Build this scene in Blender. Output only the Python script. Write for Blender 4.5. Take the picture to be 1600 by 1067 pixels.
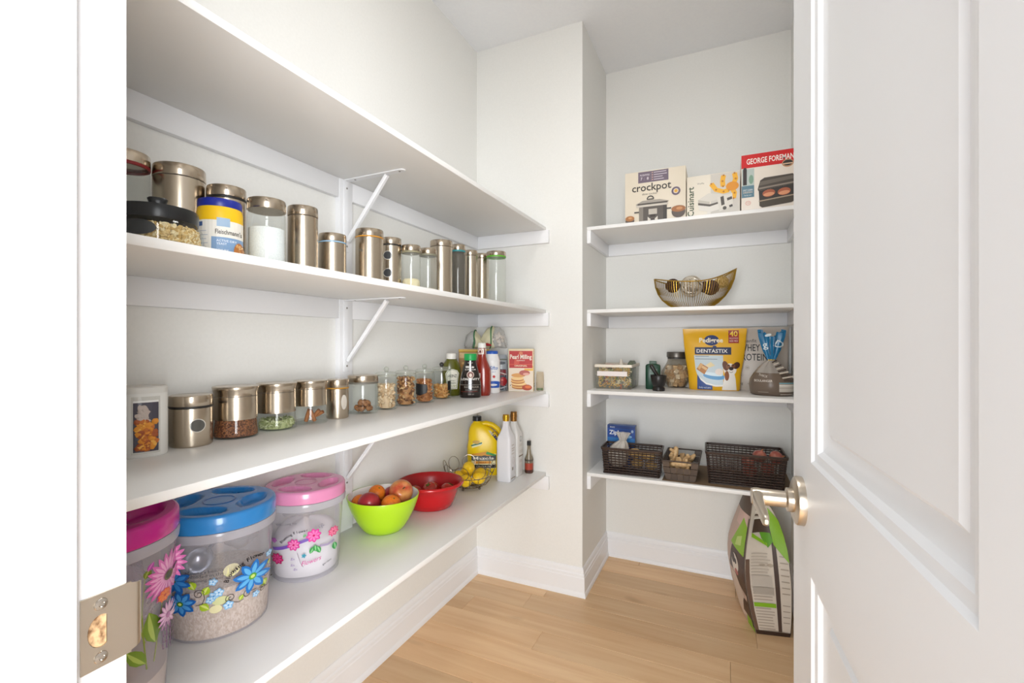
import bpy, bmesh, math, random
from mathutils import Vector, Matrix

# ------------------------------------------------------------------ clear
for o in list(bpy.data.objects):
    bpy.data.objects.remove(o, do_unlink=True)
SC = bpy.context.scene
COL = SC.collection
R = math.radians

# ------------------------------------------------------------------ camera
CAM_H, CAM_A = 1.2061, R(25.04)
F_PX, CX_PX, CY_PX = 732.7, 791.5, 535.74
cd = bpy.data.cameras.new('camera'); cam = bpy.data.objects.new('camera', cd); COL.objects.link(cam)
cd.sensor_width = 36; cd.sensor_fit = 'HORIZONTAL'; cd.lens = F_PX * 36 / 1600
cd.shift_x = (800 - CX_PX) / 1600; cd.shift_y = (CY_PX - 533.5) / 1600
cd.clip_start = 0.02
cam.location = (0, 0, CAM_H); cam.rotation_euler = (R(90), 0, CAM_A)
SC.camera = cam

# ------------------------------------------------------------------ world, exposure
W = bpy.data.worlds.new('world'); SC.world = W; W.use_nodes = True
bg = W.node_tree.nodes['Background']
bg.inputs[0].default_value = (0.96, 0.98, 1.0, 1); bg.inputs[1].default_value = 0.14
SC.view_settings.view_transform = 'Standard'; SC.view_settings.look = 'None'
SC.view_settings.gamma = 1; SC.view_settings.use_curve_mapping = False
SC.view_settings.exposure = 0.11
LAMP_EMIT = 19.5          # pantry ceiling lamp (its own builder below)

# unseen fill lights, added behind the camera to brighten the pantry
for loc, rz, sx, en in (((1.9, -1.7, 1.3), 42, 1.6, 192), ((.35, -2.7, 1.3), 10, 2.8, 262)):
    al = bpy.data.lights.new('room_fill_light', 'AREA'); al.shape = 'RECTANGLE'; al.size = sx; al.size_y = 2.3; al.energy = en; al.color = (.955, .98, 1)
    alo = bpy.data.objects.new('room_fill_light', al); COL.objects.link(alo); alo.location = loc; alo.rotation_euler = (R(90), 0, R(rz))

# ------------------------------------------------------------------ room numbers (metres)
H = 2.74
XL, YE, XJ, YB, XR = -1.191, 2.177, -0.618, 2.667, 0.290
YF0, YF1 = 0.095, 0.214        # front wall, hall side and pantry side
XS, YSB = -0.802, 2.2586       # front edges of the left shelves and of the back shelves
Z1, Z2, Z3, Z4 = 1.7766, 1.3697, 0.9729, 0.5687
JX = -0.439; HX = 0.150        # door opening

# ------------------------------------------------------------------ measuring helpers
def theta(px): return math.atan((px - CX_PX) / F_PX)
def bear(th, D): return D * math.sin(th - CAM_A), D * math.cos(th - CAM_A)
def cyl_on(z, pl, pr, yb):
    tl, tr = theta(pl), theta(pr); tc = (tl + tr) / 2; s = math.sin((tr - tl) / 2)
    D = (CAM_H - z) * F_PX / (yb - CY_PX) / math.cos(tc) / (1 - s)
    x, y = bear(tc, D)
    return x, y, D * s, D, tc
def cyl_x(pl, pr, X):
    tl, tr = theta(pl), theta(pr); tc = (tl + tr) / 2; s = math.sin((tr - tl) / 2)
    D = X / math.sin(tc - CAM_A); x, y = bear(tc, D)
    return x, y, D * s, D, tc
def zat(py, D, tc): return CAM_H + (CY_PX - py) / F_PX * D * math.cos(tc)
def face_cam(x, y): return math.atan2(-x, y)

# ------------------------------------------------------------------ materials
def lin(h):
    h = h.lstrip('#'); out = []
    for i in (0, 2, 4):
        c = int(h[i:i+2], 16) / 255
        out.append(c / 12.92 if c <= .04045 else ((c + .055) / 1.055) ** 2.4)
    return (*out, 1)
_m = {}
def mat(c, rough=.5, metal=0, spec=.5, **k):
    key = (c, rough, metal, spec, tuple(sorted(k.items())))
    if key in _m: return _m[key]
    m = bpy.data.materials.new('mat_' + c.strip('#')); m.use_nodes = True
    b = m.node_tree.nodes['Principled BSDF']
    b.inputs['Base Color'].default_value = lin(c); b.inputs['Roughness'].default_value = rough
    b.inputs['Metallic'].default_value = metal; b.inputs['Specular IOR Level'].default_value = spec
    if 'sss' in k: b.inputs['Subsurface Weight'].default_value = k['sss']; b.inputs['Subsurface Radius'].default_value = (.01, .006, .003)
    if 'coat' in k: b.inputs['Coat Weight'].default_value = k['coat']
    if 'aniso' in k: b.inputs['Anisotropic'].default_value = k['aniso']
    _m[key] = m
    return m
def nodes(m): return m.node_tree.nodes, m.node_tree.links
def noisy(name, c1, c2, scale=(8, 8, 8), rough=.5, bump=0, detail=4, lo=.35, hi=.65, nscale=1.0, voronoi=False, bdist=.002, metal=0, spec=.5):
    if name in _m: return _m[name]
    m = bpy.data.materials.new(name); m.use_nodes = True; N, L = nodes(m); b = N['Principled BSDF']
    tc = N.new('ShaderNodeTexCoord'); mp = N.new('ShaderNodeMapping'); mp.inputs['Scale'].default_value = scale
    L.new(tc.outputs['Object'], mp.inputs[0])
    if voronoi:
        t = N.new('ShaderNodeTexVoronoi'); t.inputs['Scale'].default_value = nscale; col = t.outputs['Color']; fac = t.outputs['Distance']
        sep = N.new('ShaderNodeSeparateColor'); L.new(col, sep.inputs[0]); src = sep.outputs[0]
    else:
        t = N.new('ShaderNodeTexNoise'); t.inputs['Scale'].default_value = nscale; t.inputs['Detail'].default_value = detail
        src = t.outputs[0]; fac = src
    L.new(mp.outputs[0], t.inputs['Vector'])
    r = N.new('ShaderNodeValToRGB'); r.color_ramp.elements[0].position = lo; r.color_ramp.elements[1].position = hi
    r.color_ramp.elements[0].color = lin(c1); r.color_ramp.elements[1].color = lin(c2)
    L.new(src, r.inputs[0]); L.new(r.outputs[0], b.inputs['Base Color'])
    b.inputs['Roughness'].default_value = rough; b.inputs['Metallic'].default_value = metal; b.inputs['Specular IOR Level'].default_value = spec
    if bump:
        bp = N.new('ShaderNodeBump'); bp.inputs['Strength'].default_value = bump; bp.inputs['Distance'].default_value = bdist
        if voronoi: bp.invert = True
        L.new(fac, bp.inputs['Height']); L.new(bp.outputs[0], b.inputs['Normal'])
    _m[name] = m
    return m
def clear(name, tint='#ffffff', body=0.0, bodycol='#ffffff', rough=.03, edge=.25, bump=0):
    """thin see-through wall: transparent + fresnel gloss, with an optional milky share"""
    if name in _m: return _m[name]
    m = bpy.data.materials.new(name); m.use_nodes = True; N, L = nodes(m); N.remove(N['Principled BSDF'])
    out = N['Material Output']
    tr = N.new('ShaderNodeBsdfTransparent'); tr.inputs[0].default_value = lin(tint)
    gl = N.new('ShaderNodeBsdfGlossy'); gl.inputs['Roughness'].default_value = rough
    fr = N.new('ShaderNodeLayerWeight'); fr.inputs['Blend'].default_value = .5
    pw = N.new('ShaderNodeMath'); pw.operation = 'POWER'; pw.inputs[1].default_value = 3.2; L.new(fr.outputs['Facing'], pw.inputs[0])
    ma = N.new('ShaderNodeMath'); ma.operation = 'MULTIPLY_ADD'; ma.inputs[1].default_value = edge*1.8; ma.inputs[2].default_value = .04; ma.use_clamp = True; L.new(pw.outputs[0], ma.inputs[0])
    cur = tr.outputs[0]
    if body:
        df = N.new('ShaderNodeBsdfDiffuse'); df.inputs[0].default_value = lin(bodycol)
        tl = N.new('ShaderNodeBsdfTranslucent'); tl.inputs[0].default_value = lin(bodycol)
        mm = N.new('ShaderNodeMixShader'); mm.inputs[0].default_value = .25; L.new(df.outputs[0], mm.inputs[1]); L.new(tl.outputs[0], mm.inputs[2])
        mb = N.new('ShaderNodeMixShader'); mb.inputs[0].default_value = body; L.new(cur, mb.inputs[1]); L.new(mm.outputs[0], mb.inputs[2]); cur = mb.outputs[0]
    mx = N.new('ShaderNodeMixShader'); L.new(ma.outputs[0], mx.inputs[0]); L.new(cur, mx.inputs[1]); L.new(gl.outputs[0], mx.inputs[2])
    if bump:
        tc = N.new('ShaderNodeTexCoord'); n = N.new('ShaderNodeTexNoise'); n.inputs['Scale'].default_value = bump; n.inputs['Detail'].default_value = 3
        L.new(tc.outputs['Object'], n.inputs['Vector'])
        bp = N.new('ShaderNodeBump'); bp.inputs['Strength'].default_value = 1; bp.inputs['Distance'].default_value = .02
        L.new(n.outputs[0], bp.inputs['Height']); L.new(bp.outputs[0], gl.inputs['Normal']); L.new(bp.outputs[0], fr.inputs['Normal'])
    L.new(mx.outputs[0], out.inputs[0])
    _m[name] = m
    return m
def wood_mat():
    m = bpy.data.materials.new('oak_plank'); m.use_nodes = True; N, L = nodes(m); b = N['Principled BSDF']
    tc = N.new('ShaderNodeTexCoord'); oi = N.new('ShaderNodeObjectInfo')
    add = N.new('ShaderNodeVectorMath'); add.operation = 'ADD'
    cmb = N.new('ShaderNodeCombineXYZ'); mul = N.new('ShaderNodeMath'); mul.operation = 'MULTIPLY'; mul.inputs[1].default_value = 37
    L.new(oi.outputs['Random'], mul.inputs[0]); L.new(mul.outputs[0], cmb.inputs[0]); L.new(mul.outputs[0], cmb.inputs[2])
    L.new(tc.outputs['Object'], add.inputs[0]); L.new(cmb.outputs[0], add.inputs[1])
    mp = N.new('ShaderNodeMapping'); mp.inputs['Scale'].default_value = (1.6, 22, 22); L.new(add.outputs[0], mp.inputs[0])
    n1 = N.new('ShaderNodeTexNoise'); n1.inputs['Scale'].default_value = 1; n1.inputs['Detail'].default_value = 6; n1.inputs['Distortion'].default_value = .6
    L.new(mp.outputs[0], n1.inputs['Vector'])
    r = N.new('ShaderNodeValToRGB'); r.color_ramp.elements[0].position = .25; r.color_ramp.elements[1].position = .78
    r.color_ramp.elements[0].color = lin('#e0b384'); r.color_ramp.elements[1].color = lin('#f5d3a8')
    L.new(n1.outputs[0], r.inputs[0])
    hs = N.new('ShaderNodeHueSaturation'); mr = N.new('ShaderNodeMapRange'); mr.inputs[3].default_value = .84; mr.inputs[4].default_value = 1.08
    L.new(oi.outputs['Random'], mr.inputs[0]); L.new(mr.outputs[0], hs.inputs['Value']); L.new(r.outputs[0], hs.inputs['Color'])
    n2 = N.new('ShaderNodeTexNoise'); n2.inputs['Scale'].default_value = 1; n2.inputs['Detail'].default_value = 1
    mp2 = N.new('ShaderNodeMapping'); mp2.inputs['Scale'].default_value = (3, 9, 9); L.new(add.outputs[0], mp2.inputs[0]); L.new(mp2.outputs[0], n2.inputs['Vector'])
    r2 = N.new('ShaderNodeValToRGB'); r2.color_ramp.elements[0].position = .22; r2.color_ramp.elements[1].position = .30
    r2.color_ramp.elements[0].color = (.55, .46, .38, 1); r2.color_ramp.elements[1].color = (1, 1, 1, 1); L.new(n2.outputs[0], r2.inputs[0])
    mx = N.new('ShaderNodeMix'); mx.data_type = 'RGBA'; mx.blend_type = 'MULTIPLY'; mx.inputs[0].default_value = .5
    L.new(hs.outputs[0], mx.inputs[6]); L.new(r2.outputs[0], mx.inputs[7]); L.new(mx.outputs[2], b.inputs['Base Color'])
    b.inputs['Roughness'].default_value = .42
    bp = N.new('ShaderNodeBump'); bp.inputs['Strength'].default_value = .12; bp.inputs['Distance'].default_value = .001
    L.new(n1.outputs[0], bp.inputs['Height']); L.new(bp.outputs[0], b.inputs['Normal'])
    return m
def steel_mat(name, c, rough=.27, streak=.25):
    m = bpy.data.materials.new(name); m.use_nodes = True; N, L = nodes(m); b = N['Principled BSDF']
    b.inputs['Metallic'].default_value = 1; b.inputs['Anisotropic'].default_value = .35
    tc = N.new('ShaderNodeTexCoord'); mp = N.new('ShaderNodeMapping'); mp.inputs['Scale'].default_value = (2, 2, 260)
    n = N.new('ShaderNodeTexNoise'); n.inputs['Scale'].default_value = 1; n.inputs['Detail'].default_value = 3
    L.new(tc.outputs['Object'], mp.inputs[0]); L.new(mp.outputs[0], n.inputs['Vector'])
    r = N.new('ShaderNodeMapRange'); r.inputs[3].default_value = rough - .02; r.inputs[4].default_value = rough + .03
    L.new(n.outputs[0], r.inputs[0]); L.new(r.outputs[0], b.inputs['Roughness'])
    b.inputs['Base Color'].default_value = lin(c)
    return m
STEEL = steel_mat('brushed_steel', '#c1b4a2', .22)
STEELD = steel_mat('brushed_steel_lid', '#beb09e', .20)
NICKEL = steel_mat('satin_nickel', '#cdc2b2', .28)
CHROME = mat('#c9c2b8', .15, 1)
WALL = noisy('wall_paint', '#eeede9', '#f1f0ec', (1, 1, 1), .75, .04, 6, .3, .7, 120, bdist=.0006, spec=.2)
CEIL = noisy('ceiling_paint', '#f4f5f8', '#f7f8fa', (1, 1, 1), .85, .04, 6, .3, .7, 90, bdist=.0006, spec=.1)
TRIM = mat('#f3f3f5', .38, spec=.4)
SHELF = mat('#f1f0ee', .42, spec=.35)
DOORP = mat('#f0f1f3', .40, spec=.4)
GLASS = clear('jar_glass', '#fbfdfc', 0, edge=.15)
GLASSM = clear('jar_glass_milky', '#f9fbf9', .12, '#f6f6f0', edge=.16)
PLAST = clear('container_plastic', '#f6f4f8', .24, '#f8f6fb', rough=.12, edge=.18)
BAGCLR = clear('bag_film', '#f6f6f6', .22, '#f0efec', rough=.14, edge=.35, bump=40)
BLACK = mat('#141414', .35); WHITEP = mat('#f0efec', .35)
WOOD = wood_mat()

# ------------------------------------------------------------------ mesh builder
_ico = {}
def ico(n=1):
    if n not in _ico:
        bm = bmesh.new(); bmesh.ops.create_icosphere(bm, subdivisions=n, radius=1)
        bm.verts.index_update()
        _ico[n] = ([v.co.copy() for v in bm.verts], [[v.index for v in f.verts] for f in bm.faces]); bm.free()
    return _ico[n]
class MB:
    def __init__(s): s.v = []; s.f = []; s.m = []
    def add(s, vs, fs, m=0):
        o = len(s.v); s.v += [tuple(v) for v in vs]; s.f += [[i + o for i in f] for f in fs]; s.m += [m] * len(fs); return s
    def box(s, x0, y0, z0, x1, y1, z1, m=0, bev=0, M=None):
        if bev:
            bm = bmesh.new(); bmesh.ops.create_cube(bm, size=1)
            bmesh.ops.scale(bm, vec=(x1-x0, y1-y0, z1-z0), verts=bm.verts); bmesh.ops.translate(bm, vec=((x0+x1)/2, (y0+y1)/2, (z0+z1)/2), verts=bm.verts)
            bmesh.ops.bevel(bm, geom=bm.edges[:], offset=bev, segments=2, affect='EDGES', profile=.5)
            bm.verts.index_update(); vs = [v.co.copy() for v in bm.verts]; fs = [[v.index for v in f.verts] for f in bm.faces]; bm.free()
        else:
            vs = [Vector(p) for p in ((x0,y0,z0),(x1,y0,z0),(x1,y1,z0),(x0,y1,z0),(x0,y0,z1),(x1,y0,z1),(x1,y1,z1),(x0,y1,z1))]
            fs = [(0,3,2,1),(4,5,6,7),(0,1,5,4),(1,2,6,5),(2,3,7,6),(3,0,4,7)]
        if M is not None: vs = [M @ v for v in vs]
        return s.add(vs, fs, m)
    def loft(s, rings, cap=True, m=0, capm=None, closed=True):
        n = len(rings[0]); vs = [p for r in rings for p in r]; fs = []
        for k in range(len(rings) - 1):
            for i in range(n if closed else n - 1):
                a = k*n+i; b = k*n+(i+1) % n; fs.append((a, b, b+n, a+n))
        s.add(vs, fs, m)
        if cap:
            s.add(rings[0], [list(range(n))[::-1]], m if capm is None else capm); s.add(rings[-1], [list(range(n))], m if capm is None else capm)
        return s
    def lathe(s, prof, n=40, m=0, c=(0, 0, 0), sx=1, sy=1):
        vs = []; fs = []; idx = []
        for r, z in prof:
            if r <= 1e-7: idx.append([len(vs)]); vs.append((c[0], c[1], c[2]+z))
            else:
                idx.append(list(range(len(vs), len(vs)+n)))
                for i in range(n):
                    t = 2*math.pi*i/n; vs.append((c[0]+r*sx*math.cos(t), c[1]+r*sy*math.sin(t), c[2]+z))
        for a, b in zip(idx[:-1], idx[1:]):
            for i in range(n):
                j = (i+1) % n
                if len(a) == 1 and len(b) == 1: continue
                if len(a) == 1: fs.append((a[0], b[j], b[i]))
                elif len(b) == 1: fs.append((a[i], a[j], b[0]))
                else: fs.append((a[i], a[j], b[j], b[i]))
        return s.add(vs, fs, m)
    def tube(s, path, r, n=8, closed=False, m=0, flat=None):
        P = [Vector(p) for p in path]; k = len(P); rings = []; up = None
        for i, p in enumerate(P):
            if closed: t = P[(i+1) % k] - P[i-1]
            else: t = P[min(i+1, k-1)] - P[max(i-1, 0)]
            t.normalize()
            if up is None:
                up = Vector((0, 0, 1)) if abs(t.z) < .9 else Vector((1, 0, 0))
            a = t.cross(up)
            if a.length < 1e-6: a = t.orthogonal()
            a.normalize(); b = a.cross(t).normalized(); up = b
            rr = r[i] if isinstance(r, (list, tuple)) else r
            ra, rb = (rr, rr) if flat is None else (rr*flat[0], rr*flat[1])
            rings.append([p + a*ra*math.cos(2*math.pi*q/n) + b*rb*math.sin(2*math.pi*q/n) for q in range(n)])
        if closed: rings.append(rings[0]); return s.loft(rings, cap=False, m=m)
        return s.loft(rings, m=m)
    def lump(s, c, rad, rot=None, sub=1, m=0, jit=0, rng=None):
        V, Fc = ico(sub); vs = []
        for v in V:
            q = Vector((v.x*rad[0], v.y*rad[1], v.z*rad[2]))
            if jit: q *= 1 + (rng.random() - .5) * jit
            if rot is not None: q = rot @ q
            vs.append(q + Vector(c))
        return s.add(vs, Fc, m)
    def mesh(s, name, mats, smooth=True, ang=38):
        me = bpy.data.meshes.new(name); me.from_pydata(s.v, [], s.f)
        for x in (mats if isinstance(mats, (list, tuple)) else [mats]): me.materials.append(x)
        me.polygons.foreach_set('material_index', s.m)
        me.update()
        if smooth:
            me.shade_smooth(); me.set_sharp_from_angle(angle=R(ang))
        return me
    def build(s, name, mats, parent=None, smooth=True, ang=38, loc=None, rotz=0, weld=False):
        me = s.mesh(name, mats, smooth, ang)
        bm = bmesh.new(); bm.from_mesh(me)
        if weld: bmesh.ops.remove_doubles(bm, verts=bm.verts, dist=1e-6)
        bmesh.ops.recalc_face_normals(bm, faces=bm.faces); bm.to_mesh(me); bm.free()
        if smooth: me.shade_smooth(); me.set_sharp_from_angle(angle=R(ang))
        o = bpy.data.objects.new(name, me); COL.objects.link(o)
        if parent: o.parent = parent
        if loc is not None: o.location = loc
        if rotz: o.rotation_euler.z = rotz
        return o
def tag(o, label=None, cat=None, group=None, kind=None):
    if label: o['label'] = label
    if cat: o['category'] = cat
    if group: o['group'] = group
    if kind: o['kind'] = kind
    return o
def thing(name, label, cat, loc=(0, 0, 0), rotz=0, group=None, kind=None):
    o = bpy.data.objects.new(name, None); COL.objects.link(o); o.location = loc; o.rotation_euler.z = rotz
    o.empty_display_size = .05
    return tag(o, label, cat, group, kind)
def struct(name, mb, m, label=None, parent=None, **k):
    o = mb.build(name, m, parent, **k); o['kind'] = 'structure'
    if label: o['label'] = label
    return o

# ------------------------------------------------------------------ solids with a printable front
def interp(keys, z):
    if z <= keys[0][0]: return keys[0][1:]
    for a, b in zip(keys[:-1], keys[1:]):
        if z <= b[0]:
            t = (z-a[0]) / max(1e-9, b[0]-a[0]); return tuple(p + (q-p)*t for p, q in zip(a[1:], b[1:]))
    return keys[-1][1:]
class Solid:
    """keys: (z, half width, half depth[, x shift, y shift]); p = superellipse power"""
    def __init__(s, keys, p=2.0, n=40):
        s.k = [tuple(k) + (0,)*(5-len(k)) for k in keys]; s.p = p; s.n = n
    def ring(s, z, keyvals=None):
        w, t, cx, cy = keyvals or interp(s.k, z); out = []
        for i in range(s.n):
            a = 2*math.pi*(i+.5)/s.n; c, q = math.cos(a), math.sin(a)
            out.append((cx + w*math.copysign(abs(c)**(2/s.p), c), cy + t*math.copysign(abs(q)**(2/s.p), q), z))
        return out
    def mb(s, m=0, cap=True):
        return MB().loft([s.ring(k[0], k[1:]) for k in s.k], cap=cap, m=m)
    def map(s, x, z, off):
        w, t, cx, cy = interp(s.k, z); u = max(-.9999, min(.9999, (x-cx)/w))
        yy = (1-abs(u)**s.p)**(1/s.p)
        n = Vector((math.copysign(abs(u)**(s.p-1), u)/w, -(yy**(s.p-1))/t, 0)); n.normalize()
        return Vector((x, cy - t*yy, z)) + n*off
    def pix(s, root, px, py):
        """front-surface design coordinates (x, z) of what shows at a point of the photograph"""
        xn, yn = (px-CX_PX)/F_PX, (CY_PX-py)/F_PX
        d = Vector((-math.sin(CAM_A)+math.cos(CAM_A)*xn, math.cos(CAM_A)+math.sin(CAM_A)*xn, yn))
        Mi = (Matrix.Translation(root.location) @ Matrix.Rotation(root.rotation_euler.z, 4, 'Z')).inverted()
        o = Mi @ Vector((0, 0, CAM_H)); d = Mi.to_3x3() @ d; t = .3; best = None
        while t < 3.2:
            q = o + d*t; w, tt, cx, cy = interp(s.k, q.z)
            e = abs((q.x-cx)/w)**s.p + abs((q.y-cy)/tt)**s.p
            if best is None or e < best[0]: best = (e, q.x, q.z)
            if e <= 1: return q.x, q.z
            t += .0015
        return best[1], best[2]
def flatmap(y): return lambda x, z, off: Vector((x, y-off, z))

_txt = {}
def text2d(s, bold=0):
    k = (s, bold)
    if k not in _txt:
        cu = bpy.data.curves.new('t', 'FONT'); cu.body = s; cu.resolution_u = 2; cu.fill_mode = 'FRONT'; cu.offset = bold
        o = bpy.data.objects.new('t', cu); COL.objects.link(o)
        dg = bpy.context.evaluated_depsgraph_get(); me = o.evaluated_get(dg).to_mesh()
        vs = [(v.co.x, v.co.y) for v in me.vertices]; fs = [list(p.vertices) for p in me.polygons]
        o.evaluated_get(dg).to_mesh_clear(); bpy.data.objects.remove(o, do_unlink=True); bpy.data.curves.remove(cu)
        x0 = min(v[0] for v in vs); x1 = max(v[0] for v in vs)
        _txt[k] = ([(x-x0, y) for x, y in vs], fs, x1-x0)
    return _txt[k]
class Print:
    """flat ink on a surface: shapes in (x, z) design coordinates, laid on with a mapper"""
    def __init__(s): s.items = []
    def poly(s, pts, c): s.items.append((list(pts), [list(range(len(pts)))], c)); return s
    def rect(s, x0, z0, x1, z1, c): return s.poly([(x0, z0), (x1, z0), (x1, z1), (x0, z1)], c)
    def ell(s, cx, cz, rx, rz, c, rot=0, n=20, a0=0, a1=360):
        q = []; full = a1-a0 >= 360
        for i in range(n if full else n+1):
            a = R(a0+(a1-a0)*i/n); x, z = rx*math.cos(a), rz*math.sin(a)
            q.append((cx+x*math.cos(rot)-z*math.sin(rot), cz+x*math.sin(rot)+z*math.cos(rot)))
        return s.poly(q, c)
    def line(s, pts, w, c):
        vs = []; n = len(pts)
        for i, p in enumerate(pts):
            a = pts[max(i-1, 0)]; b = pts[min(i+1, n-1)]; dx, dz = b[0]-a[0], b[1]-a[1]; l = math.hypot(dx, dz) or 1
            ww = w if not isinstance(w, (list, tuple)) else w[i]
            vs += [(p[0]-dz/l*ww/2, p[1]+dx/l*ww/2), (p[0]+dz/l*ww/2, p[1]-dx/l*ww/2)]
        s.items.append((vs, [[2*i, 2*i+1, 2*i+3, 2*i+2] for i in range(n-1)], c)); return s
    def text(s, t, x, z, size, c, align='C', rot=0, bold=0, sx=1, width=None, shear=0):
        vs, fs, w = text2d(t, bold)
        k = size/.72
        if width: sx = width/(w*k)
        ox = {'C': -w*k*sx/2, 'L': 0, 'R': -w*k*sx}[align]; out = []
        for a, b in vs:
            u, v = a*k*sx+ox + shear*b*k, b*k
            out.append((x+u*math.cos(rot)-v*math.sin(rot), z+u*math.sin(rot)+v*math.cos(rot)))
        s.items.append((out, fs, c)); return s
    def arctext(s, t, pts, size, c, bold=0):
        n = len(t)
        for i, ch in enumerate(t):
            if ch == ' ': continue
            q = i/max(1, n-1)*(len(pts)-1); k = min(int(q), len(pts)-2); u = q-k
            a, b = pts[k], pts[k+1]
            s.text(ch, a[0]+(b[0]-a[0])*u, a[1]+(b[1]-a[1])*u, size, c, rot=math.atan2(b[1]-a[1], b[0]-a[0]), bold=bold)
        return s
    def flower(s, cx, cz, r, n, c1, c2, cc, rot=0, wid=.32, rc=.2, sq=1.0):
        for i in range(n):
            a = rot+2*math.pi*i/n
            for k, c, f in ((1, c1, 1), (2, c2, .55)):
                q = []
                for l, ww in ((.08, .10), (.35, .8), (.62, 1), (.85, .62), (1, 0.05)):
                    q.append((l*r, ww*wid*r*f))
                pts = q + [(l, -w_) for l, w_ in q[::-1]]
                if k == 2: pts = [(l*.8, w_) for l, w_ in pts]
                s.poly([(cx+(l*math.cos(a)-w_*math.sin(a))*sq, cz+l*math.sin(a)+w_*math.cos(a)) for l, w_ in pts], c)
        return s.ell(cx, cz, r*rc*sq, r*rc, cc, n=12)
    def leaf(s, x0, z0, x1, z1, w, c, c2=None):
        dx, dz = x1-x0, z1-z0; pts = []
        for t, k in ((0, 0.05), (.25, .8), (.5, 1), (.75, .7), (1, .03)): pts.append((t, k))
        f = lambda t, k, sg: (x0+dx*t-dz*k*sg*w, z0+dz*t+dx*k*sg*w)
        s.poly([f(t, k, 1) for t, k in pts]+[f(t, k, -1) for t, k in pts[::-1]], c)
        if c2: s.poly([f(t, k*.45, 1) for t, k in pts]+[f(t, k*.1, -1) for t, k in pts[::-1]], c2)
        return s
    def build(s, parent, mapper, name='printed_label', step=None, base=.0004, inc=.00007, rough=.45):
        cols = []; V = []; Fc = []; Mi = []
        for i, (pts, fs, c) in enumerate(s.items):
            if c not in cols: cols.append(c)
            bm = bmesh.new(); vv = [bm.verts.new((x, z, 0)) for x, z in pts]
            for f in fs:
                try: bm.faces.new([vv[k] for k in f])
                except ValueError: pass
            if step:
                for ax in (0, 1):
                    lo = min(v.co[ax] for v in bm.verts); hi = max(v.co[ax] for v in bm.verts)
                    k = math.ceil(lo/step)
                    while k*step < hi:
                        co = [0, 0, 0]; co[ax] = k*step; no = [0, 0, 0]; no[ax] = 1
                        bmesh.ops.bisect_plane(bm, geom=bm.verts[:]+bm.edges[:]+bm.faces[:], plane_co=co, plane_no=no); k += 1
            big = [f for f in bm.faces if len(f.verts) > 4]
            if big: bmesh.ops.triangulate(bm, faces=big)
            bm.verts.index_update(); o = len(V); off = base+inc*i
            V += [tuple(mapper(v.co.x, v.co.y, off)) for v in bm.verts]
            for f in bm.faces: Fc.append([v.index+o for v in f.verts]); Mi.append(cols.index(c))
            bm.free()
        me = bpy.data.meshes.new(name); me.from_pydata(V, [], Fc)
        for c in cols: me.materials.append(mat(c, rough) if isinstance(c, str) else c)
        me.polygons.foreach_set('material_index', Mi); me.update()
        o = bpy.data.objects.new(name, me); COL.objects.link(o); o.parent = parent
        return o

# ================================================================== THE ROOM
rng = random.Random(7)
# ---- floor: one board object for each plank
floor = struct('floor', MB().box(-1.4, -1.3, -.03, 1.2, YB+.1, -.0125), mat('#7d6148', .8), 'light oak plank floor')
PITCH = .127
def plank_mesh(l, w):
    c = .0012; g = .0004; z0, z1 = -.012, 0
    mb = MB(); x0, x1, y0, y1 = g, l-g, g, w-g
    rings = [[(x0, y0, z0), (x1, y0, z0), (x1, y1, z0), (x0, y1, z0)], [(x0, y0, z1-c), (x1, y0, z1-c), (x1, y1, z1-c), (x0, y1, z1-c)],
             [(x0+c, y0+c, z1), (x1-c, y0+c, z1), (x1-c, y1-c, z1), (x0+c, y1-c, z1)]]
    return mb.loft(rings).mesh('plank', WOOD, smooth=False)
_pm = {}
k = -2
while True:
    y1 = 2.475 - k*PITCH; y0 = y1 - PITCH
    if y1 < -.6: break
    x = -1.30 - rng.random()*.7
    while x < .95:
        l = round(rng.choice([.9, 1.1, 1.3, 1.5]), 2); a = max(x, -1.30); b = min(x+l, 1.0)
        if y0 > YE: a = max(a, XJ)
        if b-a > .05:
            hh = round(min(y1, YB)-y0, 3); key = (round(b-a, 3), hh)
            if key not in _pm: _pm[key] = plank_mesh(*key)
            o = bpy.data.objects.new('plank', _pm[key]); COL.objects.link(o); o.parent = floor; o.location = (a, y0, 0)
        x += l
    k += 1
struct('ceiling', MB().box(XL-.1, YF0, H, XR+.1, YB+.1, H+.05), CEIL, 'white painted ceiling', smooth=False)
struct('wall_left', MB().box(XL-.1, YF0, 0, XL, YE+.1, H), WALL, 'off-white wall behind the long shelves', smooth=False)
struct('wall_end', MB().box(XL-.1, YE, 0, XJ, YB+.1, H), WALL, 'off-white wall stub at the far end of the long shelves', smooth=False)
struct('wall_back', MB().box(XJ, YB, 0, XR+.1, YB+.1, H), WALL, 'off-white wall behind the short shelves', smooth=False)
struct('wall_right', MB().box(XR, YF0, 0, XR+.1, YB, H), WALL, 'off-white wall behind the open door', smooth=False)
DH = 2.06
struct('wall_front', MB().box(XL, YF0, 0, JX-.018, YF1, H).box(HX+.018, YF0, 0, XR, YF1, H).box(JX-.018, YF0, DH+.018, HX+.018, YF1, H)
       .box(-2.2, YF0, 0, XL, YF1, H).box(XR, YF0, 0, 1.6, YF1, H), WALL, 'wall with the doorway', smooth=False)

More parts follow.
